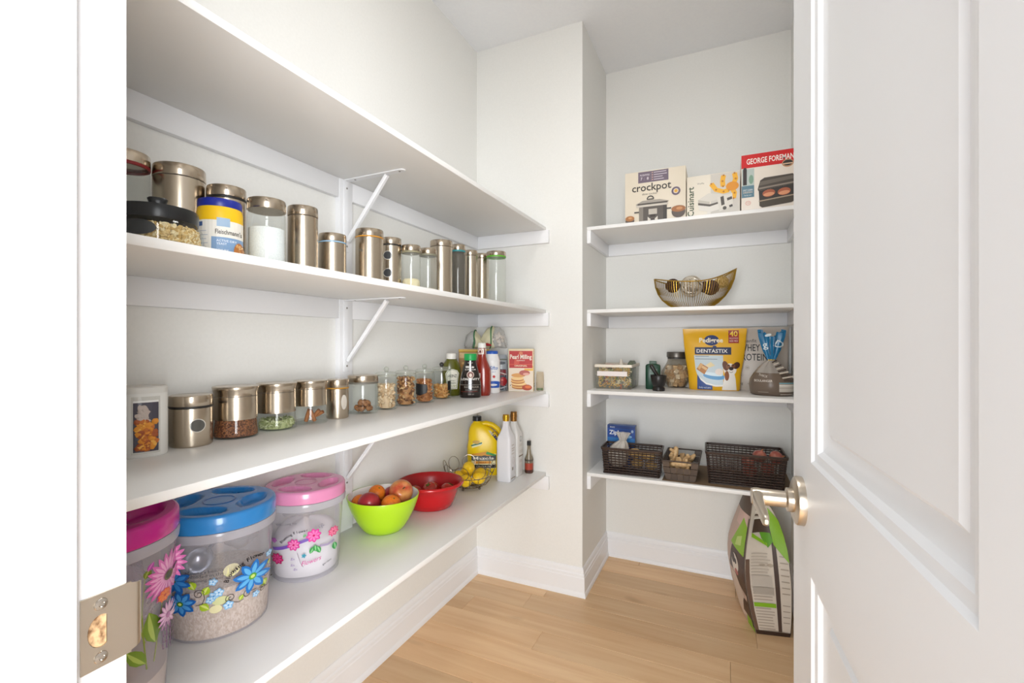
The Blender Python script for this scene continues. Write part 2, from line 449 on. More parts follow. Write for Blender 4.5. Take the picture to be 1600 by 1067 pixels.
# ---- baseboards
BP = [(0, 0), (.020, 0), (.020, .010), (.017, .019), (.0145, .022), (.0135, .088), (.0115, .092), (.0115, .103), (.0075, .109), (.0075, .121), (.005, .131), (.002, .135), (0, .135)]
def baseboard(name, p0, p1, nrm, m0=0, m1=0, label=None):
    p0 = Vector(p0); p1 = Vector(p1); d = (p1-p0).normalized(); n = Vector(nrm); a = []; b = []
    for o, z in BP:
        q = p0 - d*o*m0 + n*o; a.append((q.x, q.y, z)); q = p1 + d*o*m1 + n*o; b.append((q.x, q.y, z))
    return struct(name, MB().loft([a, b]), TRIM, label, ang=25)
baseboard('baseboard_left', (XL, YF1), (XL, YE), (1, 0), 0, -1, 'white moulded baseboard under the long shelves')
baseboard('baseboard_end', (XL, YE), (XJ, YE), (0, -1), -1, 1, 'white moulded baseboard on the wall stub')
baseboard('baseboard_jog', (XJ, YE), (XJ, YB), (1, 0), 1, -1, 'short white baseboard on the side of the wall stub')
baseboard('baseboard_back', (XJ, YB), (XR, YB), (0, -1), -1, -1, 'white moulded baseboard under the short shelves')
baseboard('baseboard_right', (XR, YB), (XR, YF1), (-1, 0), -1, 0, 'white moulded baseboard behind the door')

# ---- shelves
TS, CH, CT = .017, .064, .018
BY0, BY1 = 1.186, 1.246
for i, (z, w) in enumerate(((Z1, 'topmost long white shelf with nothing on it'), (Z2, 'long white shelf carrying the steel canisters, second from top'),
                            (Z3, 'long white shelf carrying spice jars, bottles and pancake mix box'), (Z4, 'lowest long white shelf, under the flowered tubs and fruit bowls'))):
    t = thing('wall_shelf', w, 'shelf', (XL, YE, z), 0, 'long wall shelves on the left')
    L = YE - YF1 - .002; D = XS - XL
    MB().box(0, -L, -TS, D, 0, 0, bev=.0015).build('board', SHELF, t)
    MB().box(0, BY1-YE, -TS-CH, CT, -CT, -TS, bev=.001).build('cleat', TRIM, t)
    MB().box(0, -L, -TS-CH, CT, BY0-YE, -TS, bev=.001).build('cleat', TRIM, t)
    MB().box(0, -CT, -TS-CH, D+.018, 0, -TS, bev=.001).build('cleat', TRIM, t)
for i, (z, w) in enumerate(((Z1, 'topmost short white shelf, carrying three appliance boxes'), (Z2, 'short white shelf carrying only the gold wire bowl'),
                            (Z3, 'short white shelf carrying pasta tub, treat pouch and bread'), (Z4, 'lowest short white shelf, carrying the dark brown baskets'))):
    t = thing('wall_shelf', w, 'shelf', (XJ, YB, z), 0, 'short wall shelves in the alcove')
    L = XR - XJ; D = YB - YSB
    MB().box(0, -D, -TS, L, 0, 0, bev=.0015).build('board', SHELF, t)
    MB().box(CT, -CT, -TS-CH, L-CT, 0, -TS, bev=.001).build('cleat', TRIM, t)
    MB().box(0, -D, -TS-CH, CT, 0, -TS, bev=.001).build('cleat', TRIM, t)
    MB().box(L-CT, -D, -TS-CH, L, 0, -TS, bev=.001).build('cleat', TRIM, t)
# ---- upright battens behind the brackets
for i, (a, b) in enumerate(((Z2, Z1-TS), (Z3, Z2-TS), (Z4, Z3-TS))):
    struct('trim_%d' % (i+1), MB().box(XL, BY0, a, XL+.020, BY1, b, bev=.001), TRIM, 'white upright batten between two long shelves')
# ---- brackets
def bracket(z, label):
    t = thing('shelf_bracket', label, 'bracket', (XL+.020, 1.216, z-TS), 0, 'white steel brackets under the long shelves')
    w = .012
    MB().box(0, -w, -.245, .0035, w, -.0005, bev=.001).build('wall_leg', TRIM, t)
    pts = [(0, -w), (.232, -w)] + [(.232+.014*math.sin(R(a)), -w*math.cos(R(a))) for a in range(15, 180, 15)] + [(.232, w), (0, w)]
    MB().loft([[(x, y, -.004) for x, y in pts], [(x, y, -.0005) for x, y in pts]]).build('shelf_leg', TRIM, t)
    a, b = Vector((.172, 0, -.006)), Vector((.006, 0, -.205)); d = (b-a).normalized(); n = Vector((-d.z, 0, d.x))
    rings = []
    for p, k in ((a, 1), (a.lerp(b, .06), 1), (a.lerp(b, .94), 1), (b, .8)):
        rings.append([p + Vector((0, y*k, 0)) + n*q for y, q in ((-.0085, 0), (-.0085, .007), (-.005, .010), (.005, .010), (.0085, .007), (.0085, 0))])
    MB().loft(rings).build('strut', TRIM, t, ang=20)
    for x in (.04, .225): MB().lathe([(0, -.0052), (.0032, -.005), (.0038, -.004), (0, -.004)], 10, c=(x, 0, 0)).build('screw', mat('#9a9690', .4, 1), t)
    for q in (-.028, -.225):
        MB().lump((.0036, 0, q), (.0018, .0038, .0038), sub=1).build('screw', mat('#9a9690', .4, 1), t)
bracket(Z1, 'white steel bracket under the topmost long shelf, above the canisters')
bracket(Z2, 'white steel bracket below the canister shelf, above the spice jars')
bracket(Z3, 'white steel bracket beside the pink-lidded tub and green bowl')

# ---- door frame, strike side and hinge side
def stop_rings(x0, sg):
    # colonial door stop: profile in (y, out)
    pr = [(.136, 0), (.136, .006), (.143, .0075), (.149, .0072), (.153, .0095), (.160, .0105), (.1768, .0105), (.1775, .0098), (.1775, 0)]
    return [[(x0+sg*o, y, z) for y, o in pr] for z in (0, DH)]
struct('trim_4', MB().box(JX-.018, YF0, 0, JX, YF1, DH, bev=.0015).loft(stop_rings(JX, 1)), TRIM, 'white door jamb with the metal strike plate', ang=25)
struct('trim_5', MB().box(HX, YF0, 0, HX+.018, YF1, DH, bev=.0015), TRIM, 'white door jamb on the hinge side')
struct('trim_6', MB().box(JX-.018, YF0, DH, HX+.018, YF1, DH+.018, bev=.0015), TRIM, 'white head jamb above the doorway')
CP = [(0, 0), (.012, 0), (.016, .010), (.016, .055), (.020, .060), (.020, .070), (0, .072)]
def casing(name, x0, sg, z):
    struct(name, MB().loft([[(x0+sg*w, YF0-o, 0) for o, w in CP], [(x0+sg*w, YF0-o, z) for o, w in CP]]), TRIM, 'white door casing on the hall side', ang=25)
casing('trim_7', JX-.006, -1, DH+.08); casing('trim_8', HX+.006, 1, DH+.08)

# ---- strike plate on the left jamb
sp = thing('strike_plate', 'satin metal strike plate with D-shaped latch hole on the door jamb', 'strike plate', (JX, .183, .984))
def plate():
    # plate in local (y, z), hole D-shaped, lip curls round the jamb edge
    hole = []; n = 24
    for i in range(n):
        a = 2*math.pi*i/n; y = .0125+.0085*math.cos(a); z = .0125*math.sin(a)
        if y > .0165: y = .0165
        hole.append((y, z))
    outer = []
    for i in range(n):
        a = 2*math.pi*i/n; c, q = math.cos(a), math.sin(a); k = 1/max(abs(c), abs(q))
        outer.append((.0165+.0165*c*k, .0285*q*k))
    mb = MB()
    for x in (.0018, .0002):
        mb.add([(x, *p) for p in outer]+[(x, *p) for p in hole], [(i, (i+1) % n, n+(i+1) % n, n+i) for i in range(n)])
    mb.add([(.0018, *p) for p in hole]+[(.0002, *p) for p in hole], [(i, (i+1) % n, n+(i+1) % n, n+i) for i in range(n)])
    mb.add([(.0018, *p) for p in outer]+[(.0002, *p) for p in outer], [(i, (i+1) % n, n+(i+1) % n, n+i) for i in range(n)])
    return mb
plate().build('plate', NICKEL, sp, ang=25)
lip = [(.001, .033), (.0012, .037), (.0002, .040), (-.003, .0425)]
MB().loft([[(x, y, z*(1-.12*(y-.033)/.01)) for z in (-.0275, .0275)] + [(x-.0014, y-.0006, z*(1-.12*(y-.033)/.01)) for z in (.0275, -.0275)] for x, y in lip]).build('lip', NICKEL, sp, ang=40)
MB().lathe([(0, 0), (.0125, 0), (.0125, .0005), (0, .0005)], 20).build('latch_hole', noisy('raw_wood_hole', '#6b4a2c', '#c9a67c', (1, 1, 1), .8, 0, 3, .35, .6, 120), sp).matrix_local = Matrix.Translation((.0004, .0125, 0)) @ Matrix.Rotation(R(90), 4, 'Y') @ Matrix.Diagonal((1, .66, 1, 1))
for z in (-.0205, .0205):
    s_ = MB().lathe([(0, .0012), (.0016, .0012), (.002, .0018), (.0042, .0012), (.0048, 0), (0, 0)], 20).build('screw', CHROME, sp)
    s_.matrix_local = Matrix.Translation((.0016, .0125, z)) @ Matrix.Rotation(R(90), 4, 'Y')

# ---- the open door
DW, DT = .609, .035
door = thing('door_1', 'white two-panel door standing open on the right', None, (.094, .833, 0), math.atan2(-.998, .0597), kind='structure')
def panel(z0, z1):
    x0, x1 = .112, .112+.385
    pr = [(0, 0), (.004, -.0035), (.014, -.0045), (.019, -.0095), (.030, -.0125), (.040, -.0135), (.045, -.010)]
    rings = [[(x0+t, -d, z0+t), (x1-t, -d, z0+t), (x1-t, -d, z1-t), (x0+t, -d, z1-t)] for t, d in pr]
    MB().loft(rings, cap=False).build('panel_moulding', DOORP, door, ang=20)
    t = .045
    MB().box(x0+t, .010, z0+t, x1-t, DT-.010, z1-t).build('panel', DOORP, door, smooth=False)
MB().box(0, 0, .012, .112, DT, 2.035).build('stile', DOORP, door, smooth=False)
MB().box(.497, 0, .012, DW, DT, 2.035).build('stile', DOORP, door, smooth=False)
for a, b in ((.012, .22), (.901, 1.05), (1.92, 2.035)):
    MB().box(.112, 0, a, .497, DT, b).build('rail', DOORP, door, smooth=False)
panel(.22, .901); panel(1.05, 1.92)
lever = thing('door_lever', None, None); lever.parent = door; lever.location = (.060, 0, .984)
del_ = MB().lathe([(0, .012), (.026, .012), (.0325, .009), (.0335, .006), (.0335, 0), (0, 0)], 48).lathe([(.0165, .012), (.0165, .019), (.0115, .021)], 32)
o = del_.build('rosette', NICKEL, lever); o.matrix_local = Matrix.Rotation(R(90), 4, 'X')
o = MB().lathe([(.0115, .012), (.0115, .062), (.0105, .064), (0, .064)], 32).build('neck', NICKEL, lever); o.matrix_local = Matrix.Rotation(R(90), 4, 'X')
rings = []
for x, hz, hy, yc in ((-.0115, .008, .006, -.056), (-.010, .010, .0075, -.056), (.02, .0098, .0065, -.057), (.06, .0085, .0050, -.058), (.098, .0078, .0042, -.058), (.104, .006, .0036, -.058), (.107, .003, .002, -.058)):
    rings.append([(x, yc+hy*math.copysign(abs(math.cos(a))**.6, math.cos(a)), hz*math.copysign(abs(math.sin(a))**.6, math.sin(a))) for a in [2*math.pi*(i+.5)/20 for i in range(20)]])
MB().loft(rings).build('lever_arm', NICKEL, lever, ang=50)

# ---- ceiling lamp of the pantry (above the frame)
def ceiling_light(x, y):
    t = thing('ceiling_light', 'round flush ceiling lamp above the pantry floor', 'lamp', (x, y, H))
    MB().lathe([(0, -.001), (.185, -.001), (.185, -.022), (.175, -.028), (.168, -.028)], 48).build('lamp_base', TRIM, t)
    e = bpy.data.materials.new('lamp_diffuser'); e.use_nodes = True; N, L = nodes(e); b = N['Principled BSDF']
    b.inputs['Emission Color'].default_value = (1, .992, .98, 1); b.inputs['Emission Strength'].default_value = LAMP_EMIT
    MB().lathe([(.168, -.026), (.160, -.045), (.12, -.060), (.06, -.067), (0, -.069)], 48).build('diffuser', e, t)
ceiling_light(-.30, 1.05)

# ================================================================== LEFT SHELVES
def stuff_pile(name, label, cat, root, Rf, z0, z1, n, size, mats, seed=1, flat=1.0, sub=1, jit=0, core=None):
    """a heap nobody could count: lumps against the jar wall and over the top of the heap"""
    rg = random.Random(seed); mb = MB()
    zt = z1
    for i in range(n):
        a = rg.random()*2*math.pi
        if rg.random() < .72:
            z = z0 + size[2] + rg.random()*(z1-z0-size[2]); rr = Rf(z) - max(size)*(1.0+.5*rg.random())
        else:
            z = zt - rg.random()*size[2]; rr = (Rf(z)-max(size)*1.05)*math.sqrt(rg.random())
        e = Matrix.Rotation(rg.random()*6.28, 3, 'Z') @ Matrix.Rotation(rg.random()*3.14, 3, 'X') @ Matrix.Rotation(rg.random()*3.14, 3, 'Y')
        k = .8+.4*rg.random()
        mb.lump((rr*math.cos(a), rr*math.sin(a), z), [q*k for q in size], e, sub, rg.randrange(len(mats)), jit, rg)
    mb.lathe([(0, z0), (Rf(z0)-max(size)*1.6, z0), (Rf(z1)-max(size)*1.6, z1-size[2]), (0, z1-size[2])], 20, m=0)
    o = mb.build(name, mats, ang=60)
    o.location = root.location; o.rotation_euler = root.rotation_euler
    return tag(o, label, cat, kind='stuff')
def stuff_fill(name, label, cat, root, prof, m, n=36, sx=1, sy=1):
    o = MB().lathe(prof, n, sx=sx, sy=sy).build(name, m); o.location = root.location; o.rotation_euler = root.rotation_euler
    return tag(o, label, cat, kind='stuff')
def steel_lid(t, r, z0, z1, fl=0, m=None):
    return MB().lathe([(0, z0), (r, z0), (r+.0006, z0+.001), (r+fl, z1-.003), (r+fl-.0008, z1-.0008), (r+fl-.003, z1), (0, z1)], 48).build('lid', m or STEELD, t)
def seal(t, r, z0, z1, c):
    return MB().lathe([(r-.003, z0), (r+.0012, z0), (r+.0016, (z0+z1)/2), (r+.0012, z1), (r-.003, z1)], 48).build('seal_ring', mat(c, .5), t)
def steel_can(label, X, Y, r, h, z, lidh=.024, ring=None, foot=0, windows=(), group='steel canisters on the second shelf', ringh=.003, rimm=True):
    t = thing('steel_canister', label, 'canister', (X, Y, z), face_cam(X, Y), group)
    zl = h-lidh; zr = zl-(ringh if ring else .0012)
    if foot:
        MB().lathe([(0, .0), (r-.003, 0), (r-.001, .003), (r-.001, foot+.001)], 48).build('glass_foot', GLASSM, t)
    MB().lathe([(0, foot), (r-.003, foot), (r, foot+.003), (r, zr-.001), (r-.001, zr), (0, zr)], 48).build('body', STEEL, t)
    if ring: seal(t, r-.0008, zr, zl, ring)
    else: MB().lathe([(r-.004, zr), (r-.0012, zr), (r-.0012, zl), (r-.004, zl)], 48).build('seam', mat('#5b544b', .5), t)
    steel_lid(t, r, zl, h)
    S = Solid([(0, r, r), (h, r, r)])
    for (u, v, ru, rv, c) in windows:
        P = Print().ell(u, v, ru+.0016, rv+.0016, '#d6d0c6', n=28).ell(u, v, ru, rv, c, n=28)
        P.build(t, S.map, 'window', step=.006, base=.0006, rough=.08)
    return t, S
def glass_jar(label, X, Y, r, h, z, lidh=.022, ring=None, lidm=None, group='glass jars with steel lids', gm=None, rb=None):
    t = thing('glass_jar', label, 'jar', (X, Y, z), face_cam(X, Y), group)
    zl = h-lidh; b = rb or r
    MB().lathe([(0, .004), (b-.006, .003), (b-.004, 0), (b-.001, .003), (b, .008), (r, zl-.014), (r-.001, zl-.008), (r-.003, zl-.004), (r-.003, zl)], 48).build('glass_body', gm or GLASS, t)
    if ring: seal(t, r-.001, zl-.006, zl, ring)
    steel_lid(t, r, zl, h, m=lidm)
    return t
def flare_jar(label, X, Y, r, h, z, hg, group='flared steel spice jars'):
    """glass jar with flaring foot, steel sleeve over its upper part and a lid that opens outwards"""
    t = thing('spice_jar', label, 'jar', (X, Y, z), face_cam(X, Y), group)
    ru = r*.93; zl = h*.80
    MB().lathe([(0, .004), (r-.006, .003), (r-.003, 0), (r-.0005, .003), (r, .010), (r*.985, h*.14), (r*.95, h*.27), (ru, hg+.004), (ru-.002, hg+.006), (ru-.002, zl)], 48).build('glass_body', GLASS, t)
    MB().lathe([(ru, hg), (ru+.0012, hg), (ru+.0008, zl), (ru-.002, zl)], 48).build('steel_sleeve', STEEL, t)
    MB().lathe([(ru-.003, zl), (ru-.0004, zl), (ru-.0004, zl+.0012), (ru-.003, zl+.0012)], 48).build('seam', mat('#5b544b', .5), t)
    MB().lathe([(0, zl+.0012), (ru+.0008, zl+.0012), (ru+.001, h*.87), (ru+.0035, h*.93), (ru+.0045, h-.003), (ru+.0035, h-.0006), (ru+.001, h), (0, h)], 48).build('lid', STEELD, t)
    return t, (lambda q: interp([(0, r-.002), (h*.14, r*.985-.002), (h*.27, r*.95-.002), (hg, ru-.002), (h, ru-.002)], q)[0])

# ------------------------------------------------------------------ second shelf, canisters from the doorway inwards
def s2(pl, pr, X, ytop):
    x, y, r, D, tc = cyl_x(pl, pr, X); return x, y, r, zat(ytop, D, tc) - Z2
# 1 clear jar with red ring (cut by the jamb)
x, y, r, h = s2(150, 235.5, -1.115, 240)
t = glass_jar('tall clear jar with steel lid and red ring beside the door jamb', x, y, r, h, Z2, .024, '#8e1a1c')
# 2 wide steel canister
x, y, r, h = s2(237, 322, -1.085, 264)
steel_can('widest steel canister, standing behind the oat jar and yellow tub', x, y, r, h, Z2, .026)
# 3 squat oat jar with black lid
x, y, r, h = s2(166, 319, -.885, 326)
t = thing('oat_jar', 'squat glass jar with black knobbed lid full of rolled oats', 'jar', (x, y, Z2), face_cam(x, y))
r0 = r; hb = h-.020
prof = [(0, .003), (r0-.006, .002), (r0-.002, 0), (r0, .006), (r0*.985, .030), (r0*.93, hb*.72), (r0*.86, hb-.004), (r0*.86, hb)]
MB().lathe(prof, 48).build('glass_body', GLASS, t)
MB().lathe([(0, hb-.006), (r0*.875, hb-.006), (r0*.89, hb-.003), (r0*.89, hb+.012), (r0*.875, hb+.016), (r0*.6, hb+.019), (0, hb+.020)], 48).build('lid', mat('#17181a', .3), t)
kn = Solid([(hb+.018, .009, .009), (hb+.024, .008, .008), (hb+.030, .013, .009), (hb+.036, .015, .009), (hb+.038, .013, .008)], 2.4, 24)
kn.mb().build('knob', mat('#17181a', .3), t)
S = Solid([(0, r0, r0), (.03, r0*.985, r0*.985), (hb*.72, r0*.93, r0*.93), (hb, r0*.86, r0*.86)])
a, b = S.pix(t, 212, 353)
Print().ell(a, b, .026, .013, '#2a2b2c', n=26).build(t, S.map, 'chalk_label', step=.006)
OAT = [mat('#d9bd86', .8), mat('#c7a566', .8), mat('#e8d6ac', .8)]
stuff_pile('rolled_oats', 'rolled oats filling the squat black-lidded jar', 'oats', t, lambda q: interp([(0, r0-.003), (.03, r0*.985-.003), (hb*.72, r0*.93-.003), (hb, r0*.86-.003)], q)[0], .004, hb-.016, 1500, (.0046, .0040, .0016), OAT, 3)
# 4 yellow tub with blue lid
x, y, r, h = s2(306, 380, -.93, 316)
t = thing('yeast_tub', 'yellow plastic tub with dark blue lid and pale printed label', 'tub', (x, y, Z2), face_cam(x, y))
S = Solid([(0, r*.97, r*.97), (.004, r, r), (h*.62, r, r), (h*.78, r, r), (h*.86, r*.95, r*.95), (h*.88, r*.92, r*.92)])
S.mb().build('body', mat('#f0bf10', .4), t)
MB().lathe([(0, h*.86), (r*.955, h*.86), (r*.965, h*.87), (r*.965, h-.004), (r*.93, h-.001), (0, h)], 44).build('lid', mat('#16268c', .35), t)
P = Print(); q = r*.98
P.rect(-q, .003, q, h*.63, '#e9e4da')
P.rect(-q*.36, h*.02, q, h*.36, '#7d9cc0')
P.rect(-q*.14, h*.53, q*.42, h*.67, '#9db6cf').rect(-q*.98, h*.53, -q*.72, h*.60, '#3c5f97')
for i in range(6): P.rect(-q*.97, h*(.12+.065*i), -q*(.5+.06*(i % 2)), h*(.128+.065*i), '#9aa5b8')
P.text("Fleischmann's", -q*.20, h*.41, h*.075, '#3a332c', 'L', bold=.012, width=q*1.12)
P.text('ACTIVE DRY', -q*.15, h*.285, h*.036, '#eef2f6', 'L').text('YEAST', -q*.15, h*.235, h*.036, '#eef2f6', 'L')
P.text('LEVURE', -q*.15, h*.13, h*.036, '#eef2f6', 'L').text('SECHE', -q*.15, h*.08, h*.036, '#eef2f6', 'L')
P.ell(q*.80, h*.13, q*.24, h*.17, '#b9753a', n=22)
rg = random.Random(4)
for i in range(26):
    a = rg.random()*6.28; d = math.sqrt(rg.random()); P.ell(q*.80+q*.2*d*math.cos(a), h*.13+h*.15*d*math.sin(a), q*.035, h*.018, rg.choice(['#e3b478', '#d49a58', '#efcf9e']), rot=rg.random()*3, n=7)
P.build(t, S.map, step=.006)
# 5 steel canister with black ring behind the tub
x, y, r, h = s2(322, 385, -1.02, 295)
steel_can('steel canister with black ring half hidden behind the yellow tub', x, y, r, h, Z2, .024, '#1c1a18', ringh=.005)
# 6 clear jar of white sugar
x, y, r, h = s2(385.5, 447, -.93, 314)
t = glass_jar('clear glass jar of white sugar with steel lid', x, y, r, h, Z2, .024)
stuff_fill('sugar', 'white sugar inside the clear steel-lidded jar', 'sugar', t, [(0, .005), (r-.004, .005), (r-.003, .010), (r-.003, h*.58), (r*.5, h*.60), (0, h*.61)], noisy('sugar_white', '#dcdfe0', '#eceeee', (1, 1, 1), .8, .2, 4, .3, .7, 400))
# 7, 8, 10 steel canisters
x, y, r, h = s2(449, 497, -.955, 325)
steel_can('tall plain steel canister next to the sugar jar', x, y, r, h, Z2, .024, foot=.014)
x, y, r, h = s2(497.5, 541, -.965, 367)
steel_can('short steel canister with pale blue ring in front of the bracket', x, y, r, h, Z2, .022, '#8fb3cf')
x, y, r, h = s2(555, 599, -.93, 360)
steel_can('steel canister with amber ring just right of the bracket', x, y, r, h, Z2, .022, '#c98b2a')
# 11 two round windows
x, y, r, h = s2(594, 627, -.985, 373)
steel_can('slim steel canister with two round windows and black ring', x, y, r, h, Z2, .022, '#24211e', ringh=.004,
          windows=[(-r*.28, h*.66, .0125, .0125, '#46484a'), (-r*.28, h*.34, .0125, .0125, '#46484a')])
# 12, 13 glass jars with pale contents
CREAM = noisy('cream_meal', '#e6d6a6', '#f0e4c0', (1, 1, 1), .85, .5, 5, .3, .7, 90, bdist=.004)
x, y, r, h = s2(627.5, 657, -.935, 384)
t = glass_jar('clear jar with steel lid half full of cream-coloured meal', x, y, r, h, Z2, .020, '#8b8468', gm=GLASSM)
o = stuff_fill('semolina', 'cream meal heaped in the clear jar', 'meal', t, [(0, .005), (r-.003, .005), (r-.0025, .01), (r-.0025, h*.25), (r*.75, h*.29), (r*.4, h*.30), (0, h*.31)], CREAM)
x, y, r, h = s2(655, 682.5, -.925, 389)
t = glass_jar('nearly empty clear jar with steel lid, right of the meal jar', x, y, r, h, Z2, .020, '#7d7a66', gm=GLASSM)
stuff_fill('flour', 'thin layer of pale flour at the bottom of the clear jar', 'flour', t, [(0, .005), (r-.003, .005), (r-.0025, .01), (r-.0025, h*.13), (0, h*.17)], mat('#ece2d2', .9))
# 14 tall steel, 15 teal ring, 16, 17, 18
x, y, r, h = s2(672, 707, -.985, 377)
steel_can('tallest plain steel canister toward the far end of the shelf', x, y, r, h, Z2, .024, foot=.020)
x, y, r, h = s2(704, 727, -.985, 383)
t = glass_jar('smoky glass jar with steel lid and teal ring', x, y, r, h, Z2, .024, '#2f8f96', gm=clear('smoky', '#a9a8a2', .30, '#9a948a', edge=.3))
stuff_fill('ground_spice', 'orange-brown spice at the bottom of the teal-ringed jar', 'spice', t, [(0, .005), (r-.003, .005), (r-.0025, .01), (r-.0025, h*.10), (0, h*.11)], mat('#b06a35', .9))
x, y, r, h = s2(724, 746, -.985, 392)
steel_can('slim steel canister with dark foot, right of the teal-ringed jar', x, y, r, h, Z2, .022, foot=.010)
x, y, r, h = s2(742, 764, -1.005, 397)
steel_can('slim steel canister half hidden behind the green-ringed jar', x, y, r, h, Z2, .022, foot=.016)
x, y, r, h = s2(760, 790.5, -.92, 394)
t = glass_jar('tall clear jar with green ring at the far end of the row', x, y, r, h, Z2, .020, '#5fae2f', gm=GLASSM)
stuff_fill('turmeric', 'orange spice left at the bottom of the green-ringed jar', 'spice', t, [(0, .005), (r-.003, .005), (r-.0025, .01), (r-.0025, h*.05), (r*.3, h*.09), (0, h*.09)], mat('#d08a3c', .9))

# ------------------------------------------------------------------ third shelf
def s3(pl, pr, yb, ytop):
    x, y, r, D, tc = cyl_on(Z3, pl, pr, yb)
    x = max(x, XL + r + .004)
    return x, y, r, zat(ytop, D-.3*r, tc) - Z3
# white cereal box with window
x, y, r, h = s3(182, 262, 716, 606)
t = thing('cereal_keeper', 'white oval storage canister with a window showing orange cereal', 'canister', (x, y, Z3), face_cam(x, y) + R(6))
S = Solid([(0, r*.96, r*.9), (.003, r, r*.94), (h-.004, r, r*.94), (h, r*.96, r*.9)], 2.6, 44)
S.mb().build('body', mat('#e9e7e2', .4), t)
MB().loft([Solid([(h-.002, r*1.01, r*.95)], 2.6, 44).ring(h-.010), Solid([(h, r*1.01, r*.95)], 2.6, 44).ring(h+.001), Solid([(h, r*.94, r*.88)], 2.6, 44).ring(h+.004)]).build('lid', mat('#dedbd4', .4), t)
wx0, wx1, wz0, wz1 = -r*.46, r*.52, .012, h*.80
P = Print().rect(wx0-.003, wz0-.004, wx1+.003, h*.885, '#cfccc4').rect(wx0, wz0, wx1, wz1, '#4a4652').rect(wx0, wz1, wx1, wz1+.004, '#f4f2ee')
rg = random.Random(5)
P.build(t, S.map, 'window', step=.006, rough=.2)
mb = MB(); cm = [mat('#e0912c', .6), mat('#c8702a', .6), mat('#eeb04a', .6), mat('#a9562a', .6)]
for i in range(70):
    u = wx0+.006+rg.random()*(wx1-wx0-.012); v = wz0+.006+rg.random()*(wz1-wz0)*.56
    q = S.map(u, v, .0006); mb.lump(q, (.0075, .0022, .0065), Matrix.Rotation(rg.random()*1.5-.7, 3, 'Y'), 1, rg.randrange(4), .25, rg)
o = mb.build('cereal', cm, ang=60, loc=t.location); o.rotation_euler = t.rotation_euler
tag(o, 'orange cereal flakes seen in the white canister window', 'cereal', kind='stuff')
mb = MB()
for i in range(15):
    u = wx0+.010+rg.random()*(wx1-wx0-.032); v = wz0+(wz1-wz0)*(.60+.30*rg.random())
    mb.lump(S.map(u, v, .0002), (.009, .0018, .006), Matrix.Rotation(rg.random()*3, 3, 'Y'), 2, 0, .5, rg)
o = mb.build('plastic_bag', [mat('#c4b4aa', .25)], ang=70, loc=t.location); o.rotation_euler = t.rotation_euler
tag(o, 'crumpled clear bag above the cereal in the white canister', 'bag')
# steel canister with round window
x, y, r, h = s3(263, 333, 700, 617)
steel_can('short steel canister with one round window beside the cereal canister', x, y, r, h, Z3, .024, '#1f1c19', windows=[(r*.28, h*.42, .0135, .0135, '#5c5a56')], group='steel canisters on the spice shelf', ringh=.004)
# flared jars
SEED = noisy('flax_seed', '#4e2a1a', '#a4673f', (1, 1, 1), .6, .8, 2, .2, .8, 420, True)
x, y, r, h = s3(331, 405, 687, 603); t, Rf = flare_jar('flared steel and glass jar of brown flax seed', x, y, r, h, Z3, h*.36)
stuff_fill('flax_seed', 'brown flax seed in the largest flared jar', 'seeds', t, [(0, .005)]+[(Rf(q*h)-.0008, max(.005, q*h)) for q in (0, .06, .14, .22, .30, .37)]+[(0, h*.37)], SEED)
x, y, r, h = s3(400, 464, 674, 598); t, Rf = flare_jar('flared steel and glass jar of pale green cardamom', x, y, r, h, Z3, h*.37)
stuff_pile('cardamom', 'pale green cardamom in the middle flared jar', 'spice', t, Rf, .004, h*.22, 260, (.0050, .0022, .0022), [mat('#b9bf8c', .7), mat('#d3d6ac', .7), mat('#98a26c', .7)], 5)
x, y, r, h = s3(458, 512, 664, 594); t, Rf = flare_jar('flared steel and glass jar holding cinnamon sticks', x, y, r, h, Z3, h*.42)
for i, (u, v, zz, a, b) in enumerate(((-.010, -.020, .020, 70, 15), (.006, -.026, .022, 60, -20), (.016, -.018, .024, 65, 35), (.024, -.012, .020, 40, 60))):
    o = MB().lathe([(.0055, -.020), (.0062, 0), (.0055, .020), (.003, .020), (.003, -.020), (.0055, -.020)], 12).build('cinnamon_stick', noisy('cinnamon', '#8a4f2b', '#b9794a', (30, 30, 4), .7, .3))
    o.matrix_world = Matrix.Translation(t.location) @ Matrix.Rotation(t.rotation_euler.z, 4, 'Z') @ Matrix.Translation((u*.8, v*.75, .024)) @ Matrix.Rotation(R(b), 4, 'Y') @ Matrix.Rotation(R(14+5*i), 4, 'X') @ Matrix.Diagonal((.95, .95, .95, 1))
    tag(o, 'brown cinnamon stick in the flared jar', 'cinnamon', 'cinnamon sticks in the flared jar')
# slim canister with oval window
x, y, r, h = s3(509.5, 545, 655, 592)
steel_can('slim steel canister with amber ring and oval window', x, y, r, h, Z3, .026, '#c08a2c', windows=[(r*.55, h*.42, .0065, .021, '#cfc6ba')], group='steel canisters on the spice shelf')
# glass jar with steel lid, dried fruit
x, y, r, h = s3(543, 591, 648, 586)
t = glass_jar('clear jar with steel lid holding brown dried dates', x, y, r, h, Z3, .022, '#6b665c')
rg = random.Random(9)
for i in range(10):
    a = 2*math.pi*i/5+.6*(i//5); d = r*(.42 if i < 5 else .26)
    o = MB().lump((0, 0, 0), (.014, .010, .009), None, 2, 0, .22, rg).build('dried_date', noisy('date', '#7a4a2c', '#b98350', (1, 1, 1), .6, .5, 4, .3, .7, 160), ang=70)
    o.location = (x + .004 + d*math.cos(a), y + d*math.sin(a), Z3 + (.016 if i < 5 else .033)); o.rotation_euler = (rg.random(), rg.random(), rg.random()*3)
    tag(o, 'brown dried date in the clear steel-lidded jar', 'date', 'dates in the clear jar')
